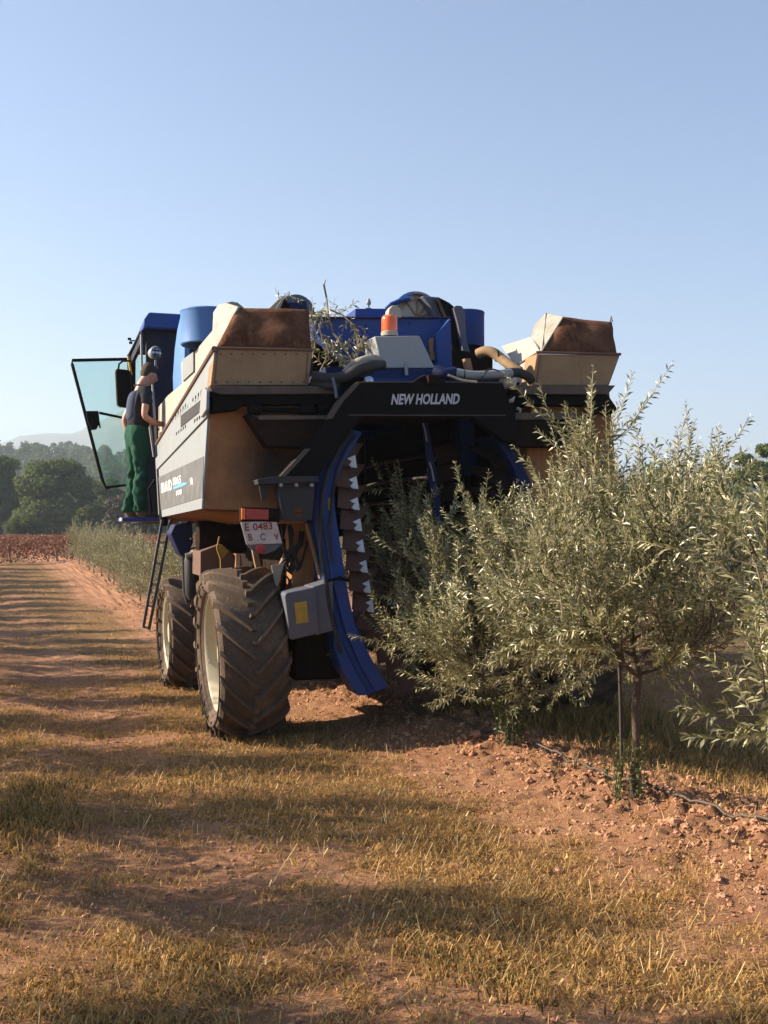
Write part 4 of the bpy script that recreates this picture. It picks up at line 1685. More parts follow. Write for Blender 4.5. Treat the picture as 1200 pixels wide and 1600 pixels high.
for txt, ll, lr, ul in (('E', (383.5, 829.5), (390, 829), (382, 817.8)), ('0483', (396, 829), (426, 827), (394.5, 817.5)), ('B', (389, 845), (395, 844.7), (387.5, 834)), ('.', (402.5, 845), (404, 845), (402.5, 843.5)),
                        ('C', (407, 844), (415, 843.8), (406, 833.6))):
    o2, l2, u2 = on_plate(*ll), on_plate(*lr), on_plate(*ul)
    text_mesh(txt, o2, l2 - o2, u2 - o2, (u2 - o2).length, (l2 - o2).length, 0.002, 'plate_lettering', M['redpaint'], npl, bold=0.01)
o2, l2, u2 = on_plate(433, 833.5), on_plate(426, 833.7), on_plate(435, 844)       # the V has slipped upside down
text_mesh('A', on_plate(434.5, 833.3), on_plate(427, 833.6) - on_plate(434.5, 833.3), u2 - o2, (u2 - o2).length, (l2 - o2).length, 0.002, 'plate_lettering', M['redpaint'], npl, bold=0.01)
mb = MB()
a2 = P([(386, 852), (440, 850), (430, 860), (414, 866), (400, 865)], YT + 0.06)
mb.hexa(a2, [v + Vector((0, 0.02, 0)) for v in a2])
rp = part(mb, 'reflector_bracket', M['bluegrey'])
mb = MB()
mb.lathe([(0.001, -0.025), (0.034, -0.02), (0.036, 0)], HY(407, 857, YT + 0.055), ax='Y', n=20)
part(mb, 'round_reflector', M['red'], rp)


# ---- wheels
def wheel(xc, yc, r, wd, rim_r, mirror=1, lugs=19, lean=2.0, steer=0.0):
    z0 = r - 0.025
    c_ = HP(xc, yc, z0)
    hw = wd / 2
    rm = MB()
    s_ = mirror
    rm.lathe([(rim_r + 0.012, -hw * 0.74), (rim_r - 0.004, -hw * 0.78), (rim_r - 0.02, -hw * 0.72), (rim_r - 0.035, -hw * 0.35), (rim_r - 0.05, -hw * 0.1), (rim_r * 0.84, 0.0), (rim_r * 0.45, 0.02), (rim_r * 0.40, -0.07), (0.12, -0.09), (0.10, -0.16), (0.001, -0.16)], (0, 0, 0), ax='X', n=64, close=False)
    for k_ in range(8):
        a_2 = k_ * math.pi / 4
        rm.lathe([(0.001, -0.10), (0.012, -0.10), (0.012, -0.06)], (0, 0.16 * math.cos(a_2), 0.16 * math.sin(a_2)), ax='X', n=6)
    for v in rm.v:
        v.x *= s_
    w_o = part(rm, 'wheel', M['rim'], smooth=40)
    ty = MB()
    T = r - 0.055            # carcass radius below the lugs
    prof = [(rim_r - 0.01, -hw * 0.70), (rim_r + 0.015, -hw * 0.80), (rim_r + 0.05, -hw * 0.93), (rim_r + 0.09, -hw * 0.99), (T - 0.075, -hw * 1.0), (T - 0.035, -hw * 0.97), (T - 0.012, -hw * 0.88), (T - 0.002, -hw * 0.55), (T + 0.004, 0)]
    prof = prof + [(a_3, -b_3) for a_3, b_3 in prof[-2::-1]]
    ty.lathe(prof, (0, 0, 0), ax='X', n=72, close=False)

    def surf(x):
        t_ = min(1.0, abs(x) / hw)
        return T + 0.004 - 0.020 * t_ ** 4

    for sd in (-1, 1):
        for k_ in range(lugs):
            a0_ = 2 * math.pi * (k_ + (0.5 if sd > 0 else 0)) / lugs
            secs = []
            ns_ = 9
            for q_ in range(ns_ + 1):
                t_ = q_ / ns_
                if t_ < 0.86:
                    x = sd * hw * (-0.06 + 1.04 * t_ / 0.86)
                    rb_2 = surf(x) - 0.012
                    rt_ = r - 0.018 * (t_ / 0.86) ** 3
                else:
                    u_ = (t_ - 0.86) / 0.14
                    x = sd * hw * 0.985
                    rb_2 = surf(x) - 0.02 - 0.065 * u_
                    rt_ = r - 0.02 - 0.085 * u_
                    x += sd * 0.010 * (1 - u_)
                # angle: shoulders trail behind the centre
                an = a0_ + (0.40 * (abs(x) / hw) ** 0.9 + 0.06 * (abs(x) / hw) ** 3)
                wdt = (0.015 + 0.008 * t_) / r * 1.15
                topw = wdt * 0.72
                secs.append((x, an, rb_2, rt_, wdt, topw))
            vs_2 = []
            for (x, an, rb_3, rt_, w1, w2) in secs:
                for (rad, da) in ((rb_3, -w1), (rt_, -w2), (rt_, w2), (rb_3, w1)):
                    vs_2.append(Vector((x, -rad * math.cos(an + da), rad * math.sin(an + da))))
            fs_2 = []
            for q_ in range(ns_):
                b_2 = q_ * 4
                for e_ in range(3):
                    fs_2.append((b_2 + e_, b_2 + e_ + 1, b_2 + e_ + 5, b_2 + e_ + 4))
            fs_2.append((0, 1, 2, 3))
            e2 = ns_ * 4
            fs_2.append((e2 + 3, e2 + 2, e2 + 1, e2))
            ty.add(vs_2, fs_2)
    # raised ribs on the sidewall
    for rad_ in (rim_r + 0.035, rim_r + 0.10, T - 0.06):
        ty.lathe([(rad_ - 0.004, -hw * 0.985), (rad_, -hw * 1.0 - 0.004), (rad_ + 0.004, -hw * 0.985)], (0.0 if rad_ > rim_r + 0.05 else hw * 0.12, 0, 0), ax='X', n=72, close=False)
    for v in ty.v:
        v.x *= s_
    t_o = part(ty, 'tyre', M['tyre'], w_o, smooth=32)
    w_o.location = c_
    w_o.rotation_euler = (0, R(lean), R(steer))
    return w_o


wheel(1.395, 8.36, 0.655, 0.515, 0.445, lean=-3.0, steer=1.6)
wheel(1.30, 11.15, 0.57, 0.44, 0.38, lean=-1.5, lugs=18, steer=2.5)
wheel(4.10, 8.36, 0.655, 0.56, 0.445, mirror=-1, lean=-1.5)
wheel(4.15, 11.15, 0.57, 0.44, 0.36, mirror=-1, lean=-1.5)
# wheel legs, chassis rails, tanks
for x in (1.86, 3.62):
    mb = MB()
    mb.box(HP(x - 0.09, 8.2, 1.0), HP(x + 0.09, 8.5, 1.75))
    mb.box(HP(x - 0.10, 8.25, 0.55), HP(x - 0.02, 8.47, 1.004))
    part(mb, 'wheel_leg', M['tan'], bevel=0.01)
    mb = MB()
    mb.box(HP(x - 0.07, 11.0, 0.5), HP(x + 0.09, 11.3, 1.75))
    part(mb, 'wheel_leg', M['tan'], bevel=0.01)
mb = MB()
mb.box(HP(1.72, 8.0, 1.66), HP(1.92, 13.8, 1.80))
mb.box(HP(3.55, 8.0, 1.66), HP(3.75, 13.8, 1.80))
part(mb, 'chassis_rail', M['tan'], bevel=0.01)
# tan body between the wheels on the left, with the yellow diamond
mb = MB()
a_ = P([(313, 862), (345, 850), (368, 868), (366, 900), (332, 905), (313, 900)], 9.25)
mb.hexa(a_, [v + Vector((0, 1.0, 0)) for v in a_])
mb.tube(P([(297, 842), (300, 842)], 9.6), 0.01)
part(mb, 'side_body', M['trim'], bevel=0.01)
mb = MB()
cc_ = HY(330, 843, 9.6)
mb.tube([cc_ + Vector((-0.12, 0, 0.02)), cc_ + Vector((0.30, 0, 0.02))], [0.145, 0.145], 24)
mb.tube([cc_ + Vector((-0.125, 0, 0.02)), cc_ + Vector((-0.12, 0, 0.02))], [0.10, 0.145], 24)
part(mb, 'oil_tank', M['brownblack'], smooth=40)
mb = MB()
a_ = P([(340, 857), (347, 851), (358, 861), (346, 874)], 9.1)
mb.hexa(a_, [v + Vector((0, 0.01, 0)) for v in a_])
mb.tube(P([(343, 838), (339, 857), (345, 874), (345, 890)], 9.1), 0.007, 6)
part(mb, 'warning_diamond', M['yellow'], label='yellow diamond sign')
# dark blue housing + hanging black cylinder
mb = MB()
a_ = P([(273, 819), (300, 815), (302, 848), (290, 872), (281, 866), (266, 834)], 10.0)
mb.hexa(a_, [v + Vector((0, 0.35, 0)) for v in a_])
part(mb, 'filter_housing', M['blue_dark'], bevel=0.012)
mb = MB()
c0 = HY(299, 868, 9.85)
c1 = HY(301, 934, 9.85)
mb.tube([c0, c0.lerp(c1, 0.1), c0.lerp(c1, 0.92), c1 + Vector((0, 0, -0.02))], [0.05, 0.066, 0.066, 0.035], 20)
mb.tube([HY(287, 870, 9.9), HY(289, 925, 9.9), HY(294, 942, 9.9)], 0.022, 8)
part(mb, 'exhaust_silencer', M['rubber'], smooth=50)
mb = MB()
mb.tube(P([(290, 869), (298, 867), (303, 862)], 9.8), 0.025, 10)
part(mb, 'hose_clamp', M['alu'])
# small white mark below the hopper
mb = MB()
a_ = P([(281, 815), (292, 814), (292, 817), (281, 817)], 9.4)
mb.hexa(a_, [v + Vector((0, 0.02, 0)) for v in a_])
part(mb, 'bracket', M['white'])

# ---- struts and rods between the wheel and the blue arch
mb = MB()
for (p0, p1, w_, y_) in (((392, 850), (400, 888), 9, 8.5), ((456, 822), (468, 915), 6, 8.25), ((447, 858), (428, 905), 5, 8.2), ((497, 812), (502, 912), 7, 8.05), ((478, 818), (500, 905), 4, 8.0)):
    s0, s1 = HY(p0[0], p0[1], y_), HY(p1[0], p1[1], y_)
    e_ = HY(p0[0] + w_, p0[1], y_) - s0
    mb = MB()
    mb.prism([s0, s0 + e_, s1 + e_, s1], (0, 0.05, 0))
    part(mb, 'strut', M['cream'], bevel=0.004)
mb = MB()
mb.prism(P([(424, 884), (444, 880), (441, 892), (431, 920), (428, 905)], 8.15), (0, 0.01, 0))
part(mb, 'bright_bracket', M['creamplastic'])
mb = MB()
for k_ in range(9):
    x0 = 441 + 5 * k_
    mb.tube([HY(x0, 816 + rnd.uniform(-3, 6), 8.25), HY(x0 + rnd.uniform(-8, 6), 850, 8.1 + 0.05 * (k_ % 3)), HY(452 + rnd.uniform(-18, 22), 885, 8.2), HY(462 + rnd.uniform(-14, 24), 915, 8.25)], 0.009 + 0.005 * (k_ % 2), 6)
part(mb, 'hydraulic_hoses', M['rubber'], smooth=60)
mb = MB()
mb.box(HP(1.74, 8.45, 0.86), HP(2.0, 9.8, 1.5))
mb.box(HP(1.78, 8.15, 0.42), HP(2.16, 9.2, 0.82))
mb.box(HP(1.70, 8.25, 0.62), HP(1.80, 8.5, 1.0))
part(mb, 'axle_housing', M['brownblack'], bevel=0.015)
mb = MB()
mb.prism(P([(447, 1024), (452, 1024), (457, 1048), (450, 1050)], 8.3), (0, 0.05, 0))
part(mb, 'axle_step', M['tan'])

# ---- blue-grey guard box with yellow sticker
mb = MB()


def rrect(pts, y, rad=0.03, n=5):
    P4 = P(pts, y)
    out = []
    for k_ in range(4):
        a_4, b_4, c_4 = P4[k_ - 1], P4[k_], P4[(k_ + 1) % 4]
        d0_, d1_ = (a_4 - b_4).normalized(), (c_4 - b_4).normalized()
        for q_ in range(n + 1):
            t_ = q_ / n
            out.append((b_4 + d0_ * rad).lerp(b_4, t_).lerp(b_4.lerp(b_4 + d1_ * rad, t_), t_))
    return out


YG = 7.72
a_ = rrect([(444, 927), (494, 917), (499, 990), (453, 1001)], YG)
mb.hexa(a_, [v + Vector((0.02, 0.32, 0)) for v in a_])
gb = part(mb, 'guard_box', M['bluegrey'], bevel=0.008)
mb = MB()
a_ = P([(488, 917), (520, 907), (522, 985), (493, 993)], YG + 0.03)
mb.hexa(a_, [v + Vector((0, 0.28, 0)) for v in a_])
part(mb, 'guard_flange', M['bluegrey'], gb, bevel=0.006)
mb = MB()
a_ = P([(460, 942), (479, 939), (482, 972), (463, 975)], YG - 0.005)
mb.hexa(a_, [v + Vector((0, 0.004, 0)) for v in a_])
part(mb, 'yellow_sticker', M['yellow'], gb)
mb = MB()
for (x_, y_) in ((491, 922), (492, 945), (494, 968), (497, 990)):
    mb.lathe([(0.001, -0.008), (0.007, -0.006), (0.009, 0.0)], HY(x_, y_, YG + 0.028), ax='Y', n=8)
part(mb, 'rivets', M['alu'], gb)

# ---- blue arch beams (left and right) with the scales


def mirx(v, c=2.75):
    return Vector((2 * (c - HX0) - v.x, v.y, v.z))


L_out = [(556, 672), (521, 716), (504, 748), (503, 800), (512, 850), (521, 915), (539, 985), (565, 1043), (587, 1081)]
L_in = [(566, 676), (537, 724), (521, 760), (524, 800), (532, 850), (541, 910), (554, 975), (581, 1030), (608, 1074)]
YB = 7.80
SH = []


def strip(outp, inp, y, depth, mb_, mir=False):
    for k_ in range(len(outp) - 1):
        q_ = [HY(*outp[k_], y), HY(*inp[k_], y), HY(*inp[k_ + 1], y), HY(*outp[k_ + 1], y)]
        if mir:
            q_ = [mirx(v) for v in q_][::-1]
        mb_.hexa(q_, [v + Vector((0, depth, 0)) for v in q_])


def loft_strip(outp, inp, y, depth, mb_, mir=False):
    n_ = len(outp)
    vs_3 = []
    for k_ in range(n_):
        a_5, b_5 = HY(*outp[k_], y), HY(*inp[k_], y)
        if mir:
            a_5, b_5 = mirx(a_5), mirx(b_5)
        vs_3 += [a_5, b_5, b_5 + Vector((0, depth, 0)), a_5 + Vector((0, depth, 0))]
    fs_3 = []
    for k_ in range(n_ - 1):
        b_ = k_ * 4
        for e_ in range(4):
            fs_3.append((b_ + e_, b_ + (e_ + 1) % 4, b_ + 4 + (e_ + 1) % 4, b_ + 4 + e_))
    fs_3 += [(3, 2, 1, 0), tuple((n_ - 1) * 4 + e_ for e_ in range(4))]
    mb_.add(vs_3, fs_3)


outer2 = [(550, 672), (515, 716), (499, 748), (493, 800), (503, 850), (512, 915), (527, 985), (555, 1047), (576, 1085)]
for mir in (False, True):
    mb = MB()
    loft_strip(L_out, L_in, YB, 0.10, mb, mir)
    bm_ = M['blue_dark'] if mir else M['blue']  # right arch takes a darker blue: its shade is put into the colour
    ar = part(mb, 'arch_beam', bm_, bevel=0.006)
    mb = MB()
    loft_strip(outer2, [(x + 1, y) for x, y in L_out], YB + 0.04, 0.5, mb, mir)
    part(mb, 'arch_side', bm_, ar, bevel=0.006)
    mb = MB()
    lo = [(521, 985), (522, 1012), (534, 1045), (560, 1087)]
    li = [(528, 984), (538, 1010), (553, 1043), (577, 1086)]
    loft_strip(lo, li, YB + 0.01, 0.3, mb, mir)
    part(mb, 'lower_plate', bm_, ar, bevel=0.004)
mb = MB()
mb.tube([HY(512, 908, YB - 0.04), HY(531, 903, YB - 0.05), HY(545, 907, YB - 0.03)], 0.012, 6)
mb.lathe([(0.001, -0.02), (0.016, -0.015), (0.018, 0)], HY(531, 903, YB - 0.05), ax='Y', n=10)
part(mb, 'hose_tie', M['black'])
mb = MB()
a_ = P([(512, 780), (517, 776), (520, 797), (513, 797)], YB - 0.004)
mb.hexa(a_, [v + Vector((0, 0.003, 0)) for v in a_])
part(mb, 'warning_sticker', M['yellow'])
# brown-grey hose in front of the arch
mb = MB()
hp_ = [(548, 676), (530, 700), (513, 735), (503, 775), (500, 820), (502, 860), (510, 915), (515, 950), (523, 985), (533, 1021)]
cs = []
hv3 = [HY(x, y, YB - 0.045) for x, y in hp_]
mb.tube(hv3, 0.0165, 10)
part(mb, 'long_hose', M['rubber'], smooth=70)
mb = MB()
hp_ = [(556, 680), (540, 702), (526, 735), (519, 775), (515, 830), (518, 880)]
mb.tube([HY(x, y, YB - 0.03) for x, y in hp_], 0.011, 8)
part(mb, 'thin_hose', M['rubber'], smooth=70)

# scales
sc = [(549, 715), (551, 748), (553, 781), (557, 814), (561, 847), (566, 879), (571, 911), (576, 941), (584, 970), (596, 997), (610, 1020), (624, 1042), (640, 1064)]
for k_, (x_, y_) in enumerate(sc):
    dx_ = max(0, k_ - 8) * 3
    w0 = 24 + 0.6 * k_
    yy_ = YB + 0.05
    for mir in (False, True):
        pts_ = [HY(x_ - 24, y_ - 22, yy_ + 0.06), HY(x_ + w0 * 0.8, y_ - 22 - dx_, yy_ + 0.30), HY(x_ + w0 * 0.35, y_ - 4, yy_ + 0.16), HY(x_ - 6, y_ + 15, yy_ - 0.02), HY(x_ - 26 + dx_, y_ + 12 + dx_, yy_ + 0.02)]
        if mir:
            pts_ = [mirx(v) for v in pts_][::-1]
        mb = MB()
        mb.hexa(pts_, [v + Vector((0, 0.012, 0.006)) for v in pts_])
        s_o = part(mb, 'catch_scale', M['brownblack'] if mir else M['scale'], bevel=0.003)  # right-hand scales are coloured near black to stand for shade
        if k_ < 8 and not mir:
            pts_ = [HY(x_ - 12, y_ + 4, yy_ + 0.04), HY(x_ + 6, y_ - 4, yy_ + 0.10), HY(x_ + 9, y_ + 16, yy_ + 0.09), HY(x_, y_ + 15, yy_ + 0.05)]
            if mir:
                pts_ = [mirx(v) for v in pts_][::-1]
            mb = MB()
            mb.hexa(pts_, [v + Vector((0, 0.01, 0)) for v in pts_])
            part(mb, 'white_liner', M['whiteliner'], s_o)

# ---- tunnel lining, roof, shaker rods
mb = MB()
for s_ in (-1, 1):
    x0 = 2.75 + s_ * 0.80
    x1 = 2.75 + s_ * 0.95
    mb.box(HP(min(x0, x1), 8.3, 0.75), HP(max(x0, x1), 12.8, 2.72))
    x0 = 2.75 + s_ * 0.45
    x1 = 2.75 + s_ * 0.80
    mb.prism([HP(x0, 8.3, 0.36), HP(x1, 8.3, 0.75), HP(x1, 8.3, 0.70), HP(x0, 8.3, 0.31)], (0, 4.2, 0))
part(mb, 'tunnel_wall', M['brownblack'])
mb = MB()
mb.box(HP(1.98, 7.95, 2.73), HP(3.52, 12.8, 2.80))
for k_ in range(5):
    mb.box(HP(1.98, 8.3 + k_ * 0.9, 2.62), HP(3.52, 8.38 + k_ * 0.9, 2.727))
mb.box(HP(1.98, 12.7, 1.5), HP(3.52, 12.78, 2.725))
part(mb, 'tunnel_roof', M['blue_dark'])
mb = MB()
for s_ in (-1, 1):
    mb.box(HP(2.75 + s_ * 0.70 - 0.03, 8.8, 1.0), HP(2.75 + s_ * 0.70 + 0.03, 8.86, 2.6))
    mb.box(HP(2.75 + s_ * 0.70 - 0.03, 11.9, 1.0), HP(2.75 + s_ * 0.70 + 0.03, 11.96, 2.6))
    for q_ in range(7):
        z_ = 1.05 + q_ * 0.2
        mb.tube([HP(2.75 + s_ * 0.68, 8.83, z_), HP(2.75 + s_ * 0.5, 9.3, z_), HP(2.75 + s_ * 0.42, 10.4, z_), HP(2.75 + s_ * 0.5, 11.4, z_), HP(2.75 + s_ * 0.68, 11.93, z_)], 0.018, 8)
part(mb, 'shaker_rods', M['rubber'], smooth=60)
# hanging curtain strip and blue column seen inside on the right
mb = MB()
mb.prism(P([(660, 660), (668, 660), (685, 760), (692, 820), (680, 820), (672, 760)], 8.15), (0, 0.02, 0))
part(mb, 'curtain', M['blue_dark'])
mb = MB()
mb.tube(P([(661, 661), (664, 672), (667, 690)], 8.13), 0.006, 5)
part(mb, 'curtain_edge', M['alu'])
mb = MB()
mb.tube(P([(671, 722), (675, 735), (678, 752)], 8.13), 0.008, 5)
part(mb, 'curtain_edge', M['alu'])
mb = MB()
a_ = P([(718, 655), (740, 655), (748, 740), (722, 745)], 8.3)
mb.hexa(a_, [v + Vector((0, 0.2, 0)) for v in a_])
part(mb, 'inner_column', M['blue_dark'], bevel=0.004)  # blue column coloured darker to carry the shade inside the opening
mb = MB()
for k_ in range(4):
    a_ = P([(676 + k_, 700 + 30 * k_), (718, 694 + 30 * k_), (722, 712 + 30 * k_), (684, 728 + 30 * k_)], 8.2 + 0.01 * k_)
    mb.hexa(a_, [v + Vector((0, 0.015, 0)) for v in a_])
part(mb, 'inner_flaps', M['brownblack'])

# ---- top: blue trough, box, posts
mb = MB()
a_ = P([(486, 497), (702, 497), (704, 522), (686, 560), (684, 600), (560, 600), (560, 577), (545, 566), (497, 524)], 8.55)
mb.hexa(a_, [v + Vector((0, 0.35, 0)) for v in a_])
tg = part(mb, 'trough', M['blue'], bevel=0.006)
mb = MB()
mb.tube(P([(486, 496.5), (703, 496.5)], 8.54), 0.010, 6)
for (x_, y_) in ((572, 509), (572, 519), (564, 526), (690, 502), (600, 520), (640, 505)):
    mb.lathe([(0.001, -0.008), (0.008, -0.006), (0.009, 0)], HY(x_, y_, 8.55), ax='Y', n=6)
part(mb, 'trough_edge', M['blue_dark'], tg)
mb = MB()
a_ = P([(555, 482), (608, 482), (608, 497), (555, 497)], 8.9)
mb.hexa(a_, [v + Vector((0, 0.4, 0)) for v in a_])
part(mb, 'top_box', M['blue'], bevel=0.006)
mb = MB()
a_ = P([(681, 523), (704, 497), (708, 600), (686, 600)], 8.45)
mb.hexa(a_, [v + Vector((0, 0.09, 0)) for v in a_])
part(mb, 'blue_post', M['blue'], bevel=0.005)
# dark mass between trough and hoppers
mb = MB()
mb.box(HP(1.90, 8.35, 2.55), HP(3.62, 9.6, 2.725))
mb.prism(P([(490, 512), (546, 570), (560, 600), (488, 604)], 8.75), (0, 0.5, 0))
mb.prism(P([(706, 545), (770, 556), (770, 600), (706, 600)], 8.9), (0, 0.4, 0))
part(mb, 'upper_frame', M['brownblack'], bevel=0.004)
# small pale thing on the top box: a valve head
mb = MB()
c_ = HY(576, 481, 9.0)
mb.lathe([(0.001, 0.085), (0.012, 0.075), (0.022, 0.05), (0.020, 0.03), (0.008, 0.02), (0.010, 0.0), (0.03, -0.005)], c_, n=10, close=False)
part(mb, 'valve_head', M['hosegrey'], smooth=60)

# ---- belt elevators at both top sides
mb = MB()
el = [(684, 463), (703, 473), (716, 484), (724, 520), (738, 592), (716, 592), (706, 540), (700, 500)]
a_ = P(el, 9.0)
mb.hexa(a_, [v + Vector((0, 0.30, 0)) for v in a_])
eb = part(mb, 'elevator_belt', M['black'], bevel=0.01)
mb = MB()
a_ = P([(708, 481), (714, 477), (722, 478), (727, 486), (729, 530), (738, 560), (733, 590), (727, 590), (722, 540), (715, 505)], 8.95)
mb.hexa(a_, [v + Vector((0, 0.25, 0)) for v in a_])
part(mb, 'belt_cover', M['bluegrey'], eb, bevel=0.008)


def fanhouse(cx, cy, rpx, y, lo_a, hi_a, tilt):
    mb_ = MB()
    c_ = HY(cx, cy, y)
    r_ = rpx / F * (y / 0.956)
    mb_.lathe([(0.001, -0.02), (r_ * 0.5, -0.02), (r_ * 0.86, 0.0), (r_, 0.0), (r_, 0.26)], c_, ax='Y', n=36, close=False)
    return mb_, c_, r_


mb, c_, r_ = fanhouse(650, 497, 38, 9.25, 0, 0, 0)
fh = part(mb, 'fan_housing', M['creamplastic'], smooth=35)
mb = MB()
for k_ in range(16):
    a0_, a1_ = R(20 + k_ * 8.5), R(20 + (k_ + 1) * 8.5)
    q_ = [c_ + Vector((math.cos(a) * rr2, -0.03, math.sin(a) * rr2)) for a, rr2 in ((a0_, r_ * 0.97), (a1_, r_ * 0.97), (a1_, r_ * 1.09), (a0_, r_ * 1.09))]
    mb.hexa(q_, [v + Vector((0, 0.34, 0)) for v in q_])
part(mb, 'housing_band', M['blue_clean'], fh)
mb = MB()
mb.tube([c_ + Vector((r_ * 1.0 * math.cos(R(a)), -0.035, r_ * 1.0 * math.sin(R(a)))) for a in range(0, 100, 8)], 0.010, 6)
mb.tube([c_ + Vector((r_ * 0.75 * math.cos(R(a)), -0.03, r_ * 0.75 * math.sin(R(a)))) for a in range(0, 170, 10)], 0.005, 6)
for a in (20, 55, 90, 125):
    mb.tube([c_ + Vector((0.02 * math.cos(R(a)), -0.03, 0.02 * math.sin(R(a)))), c_ + Vector((r_ * 0.95 * math.cos(R(a)), -0.02, r_ * 0.95 * math.sin(R(a))))], 0.008, 6)
part(mb, 'housing_ribs', M['cream'], fh)
mb = MB()
a_ = P([(660, 462), (684, 464), (692, 474), (694, 497), (680, 497), (672, 478)], 9.1)
mb.hexa(a_, [v + Vector((0, 0.3, 0)) for v in a_])
part(mb, 'housing_cover', M['bluegrey'], fh, bevel=0.01)
mb = MB()
mb.prism(P([(606, 496), (608, 483), (613, 477), (621, 477), (626, 484), (628, 496)], 8.45), (0, 0.10, 0))
part(mb, 'white_cowl', M['creamplastic'], bevel=0.006)
mb = MB()
mb.tube(P([(604, 483), (612, 475), (624, 470), (640, 467)], 9.2), 0.02, 8)
part(mb, 'blue_pipe', M['blue'], smooth=70)
mb = MB()
mb.prism(P([(418, 484), (436, 466), (446, 461), (452, 484)], 9.1), (0, 0.25, 0))
fh2 = part(mb, 'fan_cowl', M['creamplastic'], bevel=0.006)
mb = MB()
mb.prism(P([(437, 484), (446, 464), (453, 484)], 9.09), (0, 0.02, 0))
part(mb, 'cowl_mouth', M['black'], fh2)
mb = MB()
c_ = HY(465, 487, 9.2)
mb.lathe([(0.001, -0.01), (0.10, 0.0), (0.155, 0.02), (0.16, 0.25)], c_, ax='Y', n=30, close=False)
part(mb, 'fan_housing', M['bluegrey'], smooth=35)
mb = MB()
a_ = P([(450, 473), (478, 470), (481, 486), (452, 486)], 9.12)
mb.hexa(a_, [v + Vector((0, 0.1, 0)) for v in a_])
part(mb, 'housing_cover', M['blue_dark'], bevel=0.006)

# ---- grey control box with the beacon
YE = 7.95
f4 = P([(585, 525.5), (655, 524.5), (678, 572.5), (597, 573)], YE)
b4 = [v.copy() for v in f4]
lf = [HY(569, 533, YE + 0.36), HY(568, 552, YE + 0.36)]
b4 = [HY(569, 533, YE + 0.42), HY(655, 530, YE + 0.42), HY(676, 572, YE + 0.42), HY(572, 572, YE + 0.42)]
mb = MB()
mb.hexa(f4, b4)
cbx = part(mb, 'control_box', M['greybox'], bevel=0.008)
mb = MB()
a_ = P([(594, 570), (679, 570.5), (680, 575), (596, 575)], YE - 0.03)
mb.hexa(a_, [v + Vector((0, 0.06, 0)) for v in a_])
part(mb, 'lid_edge', M['greybox'], cbx, bevel=0.004)
mb = MB()
a_ = P([(632, 567), (637, 567), (638, 586), (633, 586)], YE - 0.045)
mb.hexa(a_, [v + Vector((0, 0.012, 0)) for v in a_])
part(mb, 'lid_latch', M['alu'], cbx)
mb = MB()
a_ = P([(588, 575), (682, 575), (684, 598), (570, 598)], YE)
mb.hexa(a_, [v + Vector((0, 0.4, 0)) for v in a_])
part(mb, 'box_stand', M['blue'], bevel=0.006)
c_ = HY(608.5, 523.5, YE + 0.14)
r_ = 0.066
mb = MB()
mb.lathe([(r_ * 1.02, -0.01), (r_ * 1.04, 0.02), (r_ * 0.98, 0.025)], c_, n=28)
bs = part(mb, 'beacon', M['creamplastic'], label='orange rotating beacon on the control box')
mb = MB()
mb.lathe([(r_ * 0.96, 0.025), (r_ * 0.97, 0.035), (r_ * 0.95, 0.12), (r_ * 0.90, 0.138), (r_ * 0.75, 0.150), (r_ * 0.4, 0.156), (0.001, 0.158)], c_, n=32, close=False)
for z_ in (0.05, 0.065, 0.08, 0.095, 0.11):
    mb.lathe([(r_ * 0.95, z_ - 0.003), (r_ * 0.985, z_), (r_ * 0.95, z_ + 0.003)], c_, n=32, close=False)
part(mb, 'beacon_lens', M['amber'], bs, smooth=40)

# ---- hoses across the back


def hose(pts_y, r_, name, mat, n=12):
    mb_ = MB()
    pts = [HY(x, y, yy) for x, y, yy in pts_y]
    # Catmull-Rom
    out = []
    for k_ in range(len(pts) - 1):
        p0, p1, p2, p3_ = pts[max(0, k_ - 1)], pts[k_], pts[k_ + 1], pts[min(len(pts) - 1, k_ + 2)]
        for s_2 in range(6):
            t = s_2 / 6
            out.append(0.5 * ((2 * p1) + (p2 - p0) * t + (2 * p0 - 5 * p1 + 4 * p2 - p3_) * t * t + (3 * p1 - p0 - 3 * p2 + p3_) * t ** 3))
    out.append(pts[-1])
    mb_.tube(out, r_, n)
    return part(mb_, name, mat, smooth=70)


hose([(487, 588, 7.75), (515, 592, 7.72), (540, 588, 7.68), (560, 577, 7.66), (580, 572, 7.70), (596, 570, 7.86)], 0.042, 'thick_hose', M['rubber'])
hose([(540, 583, 7.8), (550, 571, 7.76), (566, 563, 7.72), (582, 560, 7.74), (594, 563, 7.85)], 0.030, 'sleeved_hose', M['translucent'])
hose([(487, 597, 7.8), (510, 602, 7.72), (530, 604, 7.70)], 0.03, 'thick_hose', M['rubber'])
hose([(520, 590, 7.66), (524, 608, 7.63), (526, 622, 7.6)], 0.012, 'blue_hose', M['bluegrey'])
hose([(680, 578, 7.8), (695, 584, 7.75), (712, 582, 7.74)], 0.045, 'thick_hose', M['blue_dark'])
h_ = hose([(713, 582, 7.72), (735, 586, 7.7), (760, 586, 7.7), (785, 584, 7.7), (798, 583, 7.72)], 0.034, 'sleeved_hose', M['hosegrey'])
hose([(790, 583, 7.74), (808, 582, 7.75), (824, 588, 7.78), (832, 597, 7.85)], 0.036, 'thick_hose', M['rubber'])
hose([(747, 553, 8.1), (757, 549, 8.05), (770, 551, 8.0), (783, 560, 7.95), (800, 573, 7.85), (812, 581, 7.8)], 0.042, 'bent_pipe', M['cream'])
for x_ in (724, 756):
    c_ = HY(x_, 585, 7.71)
    mb = MB()
    mb.lathe([(0.035, -0.005), (0.039, 0), (0.035, 0.005)], c_, ax='X', n=20, close=False)
    part(mb, 'hose_band', M['black'], smooth=0)
